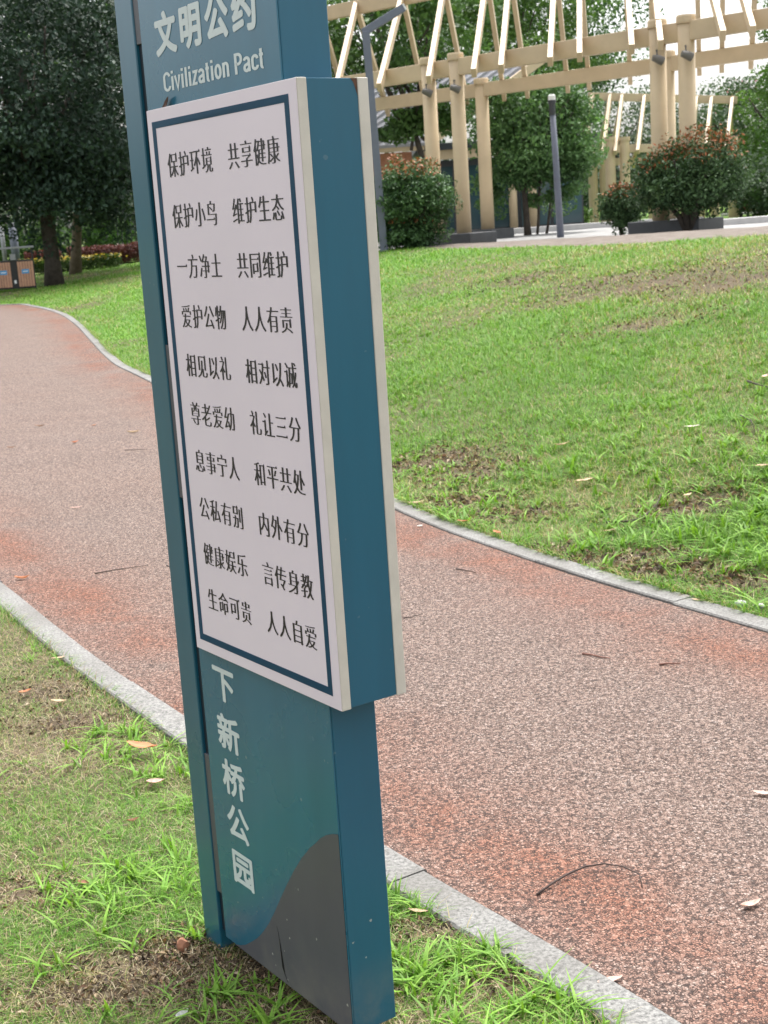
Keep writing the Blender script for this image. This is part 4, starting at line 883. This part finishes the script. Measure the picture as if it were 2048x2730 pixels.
def hedge(p, q, w_, h, n, c0, c1, label, size, name='hedge', cat='hedge', flowers=None, group=None):
    c = (p+q)/2; z = hz(c[0], c[1]); d = (q-p)[:2]; L = np.linalg.norm(d); rz = math.atan2(d[1], d[0]); root = empty(name, (c[0], c[1], z), rz); tag(root, label, cat, group)
    P = np.c_[rng.uniform(-L/2, L/2, n), rng.uniform(-w_/2, w_/2, n), h*rng.random(n)**0.6]; P[:, 2] *= 0.85+0.3*vnoise(P[:, 0], P[:, 1], 0.5, 77); t = rng.random((n, 1)); cols = np.array(c0)*(1-t)+np.array(c1)*t
    V, T, C = leafcloud(P, size, cols); link('foliage', mesh_tris('foliage', V, T, M['leaf_tree'], C), root)
    if flowers:
        k_, fc = flowers; P = np.c_[np.linspace(-L/2, L/2, k_)+rng.normal(0, 0.12, k_), rng.uniform(-w_/2, w_/2, k_), h*rng.uniform(0.8, 1.15, k_)]; V, T, C = leafcloud(P, size*0.9, np.tile(fc, (k_, 1))*rng.uniform(0.8, 1.2, (k_, 1)), 1.5, 0.9); tag(link('flowers', mesh_tris('flowers', V, T, M['leaf_tree'], C), root), kind='stuff')
    bm = bmesh.new()
    tube(bm, [(-L/2, 0, 0.04), (L/2, 0, 0.04)], 0.02, 5)
    for i in range(int(L*2)+2): x = -L/2+L*i/(int(L*2)+1); tube(bm, [(x, 0, -0.05), (x+0.05, 0.02, h*0.7)], 0.015, 5)
    link('stems', bm_mesh('stems', bm, M['bark']), root)
hedge(at(60, 600, 45), at(262, 592, 45), 0.8, 0.42, 5000, (0.03, 0.07, 0.02), (0.10, 0.17, 0.04), 'low flower bed full of yellow blooms behind the dark tree trunk', 0.09, 'flower_bed', 'flower bed', (520, (0.5, 0.37, 0.05)))
hedge(at(150, 580, 47), at(320, 574, 47), 0.9, 0.62, 7000, (0.06, 0.022, 0.025), (0.20, 0.065, 0.065), 'purple-red hedge running behind the yellow flower bed', 0.09)
hedge(at(60, 585, 48.5), at(140, 582, 48.5), 0.7, 0.62, 3000, (0.10, 0.03, 0.03), (0.30, 0.09, 0.08), 'short dull red hedge between the litter bin and the dark trunk', 0.09)
def shrub(px, py, Y, cx, cy, rx, rz, n, c0, c1, label, seed):
    b = at(px, py, Y); z0 = hz(b[0], b[1]); root = empty('shrub', (b[0], b[1], z0)); tag(root, label, 'shrub', 'green shrubs in the background'); p = at(cx, cy, Y)
    leafy('foliage', [((p[0]-b[0], 0, p[2]-z0), (rx, rx*0.8, rz), n, max(20, n//90), rx*0.3)], M['leaf_tree'], 0.14, c0, c1, root, 0.5, None, seed)
    bm = bmesh.new(); tube(bm, [(0, 0, -0.1), (0.05, 0, p[2]-z0)], [0.06, 0.03], 8); link('stem', bm_mesh('stem', bm, M['bark'], True), root)
shrub(235, 580, 52, 232, 520, 1.0, 0.85, 4500, (0.03, 0.09, 0.02), (0.09, 0.2, 0.04), 'fresh green rounded shrub behind the purple-red hedge', 51)
shrub(70, 590, 54, 50, 525, 1.6, 0.85, 5000, (0.03, 0.09, 0.02), (0.12, 0.24, 0.05), 'bright green shrub behind the pale posts at the left edge', 52)
shrub(1600, 470, 46, 1650, 400, 1.5, 0.8, 5500, (0.02, 0.045, 0.02), (0.065, 0.12, 0.05), 'dark shrub mass right of the large spreading bush', 53)
shrub(1640, 462, 48, 1665, 420, 0.9, 0.55, 2500, (0.02, 0.05, 0.02), (0.07, 0.12, 0.04), 'low green shrub near the right edge beyond the far lawn', 54)
shrub(1240, 492, 44, 1238, 468, 0.45, 0.4, 1800, (0.04, 0.10, 0.02), (0.10, 0.19, 0.04), 'small light green shrub just right of the slim lamp post', 55)
hedge(at(1610, 436, 60), at(1760, 430, 60), 0.8, 0.4, 2500, (0.12, 0.02, 0.03), (0.34, 0.05, 0.07), 'low crimson hedge at the far right edge', 0.12)
# dark bar fence
def fence():
    p, q = at(262, 590, 50), at(420, 580, 50); c = p; root = empty('bar_fence', (c[0], c[1], hz(c[0], c[1]))); tag(root, 'dark upright bar fence behind the hedge, left of the sign', 'fence'); d = q-p; bm = bmesh.new(); h = 1.75
    n = 17
    for i in range(n): x, y = d[0]*i/(n-1), d[1]*i/(n-1); box(bm, x-0.02, x+0.02, y-0.02, y+0.02, -0.1, h)
    link('bars', bm_mesh('bars', bm, M['dark_frame']), root)
    for zz in (0.2, h-0.15): bm = bmesh.new(); bar(bm, (0, 0, zz), (d[0], d[1], zz), 0.05, 0.05); link('rail', bm_mesh('rail', bm, M['dark_frame']), root)
fence()

# ------------------------------------------------------------------ litter bin
def litter_bin():
    b = at(36, 629, 36); z0 = hz(b[0], b[1]); root = empty('litter_bin', (b[0], b[1], z0), R(14)); tag(root, 'double litter bin clad in reddish slats under a flat grey roof', 'litter bin')
    W2, D2, Hh = 0.48, 0.2, 0.62; root.scale = (1, 1, 1.08)
    boxobj('frame', M['bin_black'], root, -W2, W2, -D2, D2, 0.06, 0.72, bev=0.008)
    for s in (-1, 1):
        bm = bmesh.new()
        for i in range(6): x = s*(0.115+0.066*i); box(bm, x-0.029, x+0.029, -D2-0.022, -D2-0.002, 0.10, 0.68, 0.004)
        link('slat_panel', bm_mesh('slat_panel', bm, M['bin_wood']), root)
        st = boxobj('sticker', M['sticker_blue'], root, s*0.27-0.09, s*0.27+0.09, -D2-0.026, -D2-0.0225, 0.40, 0.50)
        boxobj('sticker_text', M['sticker_white'], root, s*0.27-0.06, s*0.27+0.06, -D2-0.028, -D2-0.0265, 0.44, 0.46).parent = st
        for y in (-D2, D2): 
            bm = bmesh.new(); box(bm, s*W2-0.02, s*W2+0.02, y-0.02, y+0.02, -0.02, 0.98, 0.004); link('leg', bm_mesh('leg', bm, M['bin_black']), root)
    boxobj('roof', M['lamp_grey'], root, -W2-0.06, W2+0.06, -D2-0.08, D2+0.08, 0.98, 1.03, bev=0.01)
    boxobj('ashtray', M['lamp_grey'], root, -0.07, 0.07, -D2-0.05, D2-0.05, 0.721, 0.86, bev=0.01)
    boxobj('lock_plate', M['lens'], root, -0.025, 0.025, -D2-0.01, -D2-0.001, 0.18, 0.26)
litter_bin()

# ------------------------------------------------------------------ fallen leaves, twigs and scraps
def leaf_obj(px, py, L, wr, col, label, rz=None, curl=0.25, lift=0.006, name='fallen_leaf', cat='leaf', onpath=None, seed=0, group='fallen leaves on path and grass', pos=None):
    q = np.random.default_rng(seed+int(px)); p = g(px, py) if pos is None else pos
    cls = classify(np.array([p[0]]), np.array([p[1]]))[0]
    if pos is None and cls == 2:            # on the rising lawn: walk the ray to the ground
        p = gw(px, py)
    z = (float(zpath(p[1])) if cls == 0 else hz(p[0], p[1])+0.012)+lift
    n, m2 = 9, 5; bm = bmesh.new(); grid = []
    for i in range(n):
        t = i/(n-1); hw_ = L*wr*0.5*math.sin(math.pi*min(1, t*0.97+0.02))**0.8*(1-0.25*t); row = []
        for j in range(m2):
            s = (j/(m2-1)-0.5)*2; row.append(bm.verts.new(((t-0.5)*L, s*hw_, curl*L*((t-0.5)**2*1.1)+abs(s)*hw_*0.45*curl/0.25*0.5+q.normal(0, 0.01*L))))
        grid.append(row)
    for i in range(n-1):
        for j in range(m2-1): bm.faces.new((grid[i][j], grid[i+1][j], grid[i+1][j+1], grid[i][j+1]))
    me = bm_mesh(name, bm, M['litter'], True); a = me.color_attributes.new('Col', 'FLOAT_COLOR', 'POINT'); nv = len(me.vertices); cc = np.ones((nv, 4), np.float32)
    vx = np.array([v.co for v in me.vertices]); mid_ = np.abs(vx[:, 1]) < L*wr*0.04; f_ = (0.75+0.45*q.random(nv)); cc[:, :3] = np.array(col)*f_[:, None]; cc[mid_, :3] *= 1.15; a.data.foreach_set('color', cc.ravel())
    o = link(name, me, None, (p[0], p[1], z), rz if rz is not None else q.uniform(0, 6.28)); tag(o, label, cat, group); return o
OR, TN, PK, BR = (0.42, 0.17, 0.085), (0.42, 0.30, 0.19), (0.50, 0.33, 0.28), (0.22, 0.11, 0.06)
leaf_obj(310, 1640, 0.115, 0.40, OR, 'largest orange-brown leaf lying on the weeds left of the sign', rz=R(-28), lift=0.035, curl=0.3)
leaf_obj(338, 1702, 0.055, 0.62, PK, 'small pinkish curled leaf just below the largest orange leaf', rz=R(5), lift=0.012, curl=0.6)
leaf_obj(128, 1522, 0.062, 0.40, TN, 'tan leaf in the grass near the kerb at far left', rz=R(-15))
leaf_obj(128, 1428, 0.06, 0.3, TN, 'pale tan leaf tucked against the outer edge of the near kerb', rz=R(20))
leaf_obj(55, 1503, 0.05, 0.45, OR, 'small reddish leaf at the left edge of the verge', rz=R(40), curl=0.5)
leaf_obj(288, 1785, 0.034, 0.5, BR, 'tiny brown curled leaf in the middle of the left verge', curl=0.8)
leaf_obj(185, 1918, 0.04, 0.5, BR, 'brown leaf half hidden in the left weed clump', curl=0.5)
leaf_obj(905, 1981, 0.05, 0.33, TN, 'dull tan leaf in the grass just right of the sign foot', rz=R(-20))
leaf_obj(1318, 2123, 0.06, 0.38, PK, 'pale pink leaf lying on the near kerb at lower right', rz=R(20))
leaf_obj(1623, 1960, 0.06, 0.42, PK, 'curled pink leaf on the red path near the right edge', rz=R(25), curl=0.6)
leaf_obj(1652, 1719, 0.06, 0.42, PK, 'pink leaf cut by the right edge on the path', rz=R(-20), curl=0.4)
leaf_obj(48, 1252, 0.075, 0.38, OR, 'orange curled leaf on the path beside the near kerb at left', rz=R(0), curl=0.7)
leaf_obj(165, 1098, 0.075, 0.3, PK, 'long pale pink leaf in the middle of the left path', rz=R(10))
leaf_obj(288, 935, 0.10, 0.5, TN, 'pale tan leaf with a dark curled end on the path close to the sign', rz=R(10), curl=0.5)
leaf_obj(162, 957, 0.07, 0.5, (0.5, 0.15, 0.06), 'bright orange-red leaf on the left path', rz=R(50), curl=0.6)
leaf_obj(87, 921, 0.10, 0.25, BR, 'narrow brown leaf on the left path', rz=R(0), curl=0.5)
leaf_obj(25, 968, 0.07, 0.3, BR, 'dark brown leaf near the left edge of the path', rz=R(0), curl=0.5)
leaf_obj(203, 920, 0.05, 0.4, (0.5, 0.2, 0.1), 'tiny orange leaf beyond the tan leaf on the path', curl=0.5)
leaf_obj(205, 1465, 0.03, 0.5, TN, 'tiny tan leaf stuck at the near kerb joint', curl=0.5)
leaf_obj(1262, 1046, 0.12, 0.45, TN, 'large tan leaf on the lawn beyond the far kerb', rz=R(25), lift=0.03)
leaf_obj(1213, 969, 0.11, 0.3, TN, 'folded pale leaf higher up on the lawn slope', rz=R(25), lift=0.03, curl=0.5)
leaf_obj(1495, 929, 0.10, 0.4, (0.5, 0.45, 0.38), 'whitish leaf on the upper right of the lawn', rz=R(10), lift=0.03)
leaf_obj(1648, 1014, 0.09, 0.4, TN, 'tan leaf low on the lawn at the right edge', rz=R(10), lift=0.03)
leaf_obj(1652, 820, 0.12, 0.4, PK, 'pink-beige leaf on the lawn at the right edge', rz=R(60), lift=0.03)
leaf_obj(1485, 1078, 0.08, 0.4, TN, 'pale tan leaf beside the dark branch on the lawn', rz=R(45), lift=0.03)
leaf_obj(1075, 1156, 0.07, 0.45, OR, 'orange leaf leaning on the outer edge of the far kerb', rz=R(-60), curl=0.5, lift=0.02)
leaf_obj(1000, 1136, 0.06, 0.4, OR, 'orange leaf behind the far kerb near the sign board', curl=0.5, lift=0.02, rz=R(-20))
leaf_obj(900, 1090, 0.09, 0.35, TN, 'tan leaf behind the far kerb, right beside the board', rz=R(10), lift=0.02)
leaf_obj(1320, 1150, 0.08, 0.35, TN, 'grey-tan leaf among weeds above the far kerb', rz=R(30), lift=0.02)
leaf_obj(1510, 1303, 0.06, 0.35, TN, 'pale tan leaf lying on top of the far kerb', rz=R(-25), lift=0.014)
leaf_obj(907, 1138, 0.035, 0.6, (0.65, 0.65, 0.62), 'white scrap on the path beside the far kerb', rz=R(30), name='paper_scrap', cat='scrap', group='scraps of litter')
leaf_obj(395, 2203, 0.035, 0.6, (0.68, 0.68, 0.68), 'crumpled white paper scrap in the grass at the bottom edge', rz=R(50), curl=0.9, name='paper_scrap', cat='scrap', group='scraps of litter')
# dry leaf caught behind the top of the notice board
dl = leaf_obj(370, 225, 0.040, 0.45, (0.10, 0.055, 0.042), 'small brown dead leaf stuck on the top edge of the notice board', name='dead_leaf', pos=(0, 0), curl=0.35, group='')
if 'group' in dl: del dl['group']
cs = np.array([O[0], O[1]])+0.078*(-av[:2]); dl.location = (cs[0]+0.005*0.823, cs[1]+0.005*0.568, ZT+0.006); dl.rotation_euler = (R(75), R(-35), sign.rotation_euler[2])
def brick_bit():
    p = g(396, 2052); bm = bmesh.new(); bmesh.ops.create_icosphere(bm, subdivisions=2, radius=0.018); q = np.random.default_rng(4)
    for v in bm.verts: v.co = Vector((v.co.x*0.8*q.uniform(.85, 1.15), v.co.y*0.6*q.uniform(.85, 1.15), v.co.z*1.0*q.uniform(.85, 1.15)))
    o = link('brick_fragment', bm_mesh('brick_fragment', bm, M['brick']), None, (p[0], p[1], hz(*p)+0.016)); tag(o, 'orange brick fragment in the dry grass at the foot of the side post', 'stone')
brick_bit()
def stone(px, py, r_, label, seed):
    p = g(px, py); bm = bmesh.new(); bmesh.ops.create_icosphere(bm, subdivisions=2, radius=r_); q = np.random.default_rng(seed)
    for v in bm.verts: v.co = Vector((v.co.x*1.2*q.uniform(.88, 1.12), v.co.y*q.uniform(.88, 1.12), v.co.z*0.6*q.uniform(.88, 1.12)))
    o = link('pebble', bm_mesh('pebble', bm, M['white_stone'], True), None, (p[0], p[1], hz(*p)+r_*0.3)); tag(o, label, 'stone', 'loose stones in the grass')
stone(1600, 1306, 0.022, 'pale pebble behind the far kerb near the right edge', 1); stone(1640, 1312, 0.02, 'second pale pebble behind the far kerb, nearest the right edge', 2)
def twig(pxs, r_, label, mat='twig', bend=0.0, seed=0):
    P = [g(*p) for p in pxs]; cls = classify(np.array([p[0] for p in P]), np.array([p[1] for p in P])); bm = bmesh.new(); q = np.random.default_rng(seed); pts = []; p0 = P[0]
    if (cls == 2).any():
        P = []
        for pp in pxs: P.append(gw(*pp))
        p0 = P[0]
    for i, p in enumerate(P): pts.append((p[0]-p0[0], p[1]-p0[1], (hz(*p)+0.03 if cls[i] == 2 else float(zpath(p[1]))+r_+0.001+bend*math.sin(math.pi*i/(len(P)-1)))))
    tube(bm, pts, [r_*(1-0.6*i/(len(pts)-1)) for i in range(len(pts))], 6); o = link('twig', bm_mesh('twig', bm, M[mat], True), None, (p0[0], p0[1], 0)); tag(o, label, 'twig', 'fallen twigs'); return o
twig([(1160,1935),(1195,1914),(1230,1897),(1265,1884),(1305,1878),(1345,1882),(1382,1896),(1388,1920)], 0.003, 'long dark bowed twig on the red path at lower right', bend=0.012)
twig([(1258,1414),(1280,1417),(1300,1422),(1318,1424)], 0.004, 'short reddish twig near the middle of the right path', 'twig_red')
twig([(1425,1438),(1445,1435),(1470,1436)], 0.004, 'reddish twig on the path nearest the far kerb at right', 'twig_red')
twig([(872,1336),(890,1334),(912,1327)], 0.0025, 'thin dark twig on the path beside the notice board')
twig([(985,1230),(1005,1233),(1028,1238)], 0.003, 'thin dark twig on the path below the far kerb')
twig([(355,1523),(330,1528),(290,1532),(240,1548)], 0.003, 'thin dark twig lying across the near kerb left of the sign')
twig([(48,1340),(80,1336),(110,1334)], 0.003, 'thin dark twig across the near kerb at the left edge')
twig([(205,1240),(250,1232),(320,1222)], 0.003, 'long thin twig on the left path near the sign')
twig([(360,1222),(372,1228),(392,1232)], 0.003, 'short dark twig on the left path touching the sign outline')
twig([(270,973),(295,972),(318,971)], 0.003, 'thin far twig on the left path beside the side post')
twig([(1615,826),(1638,834),(1665,841)], 0.008, 'dark stick on the lawn at the right edge')
twig([(1310,1132),(1360,1130),(1390,1122),(1420,1092),(1428,1070)], 0.006, 'dark crooked branch lying on the lawn above the far kerb')
twig([(1600,900),(1622,912),(1632,935)], 0.005, 'thin bent twig on the lawn near the right edge')
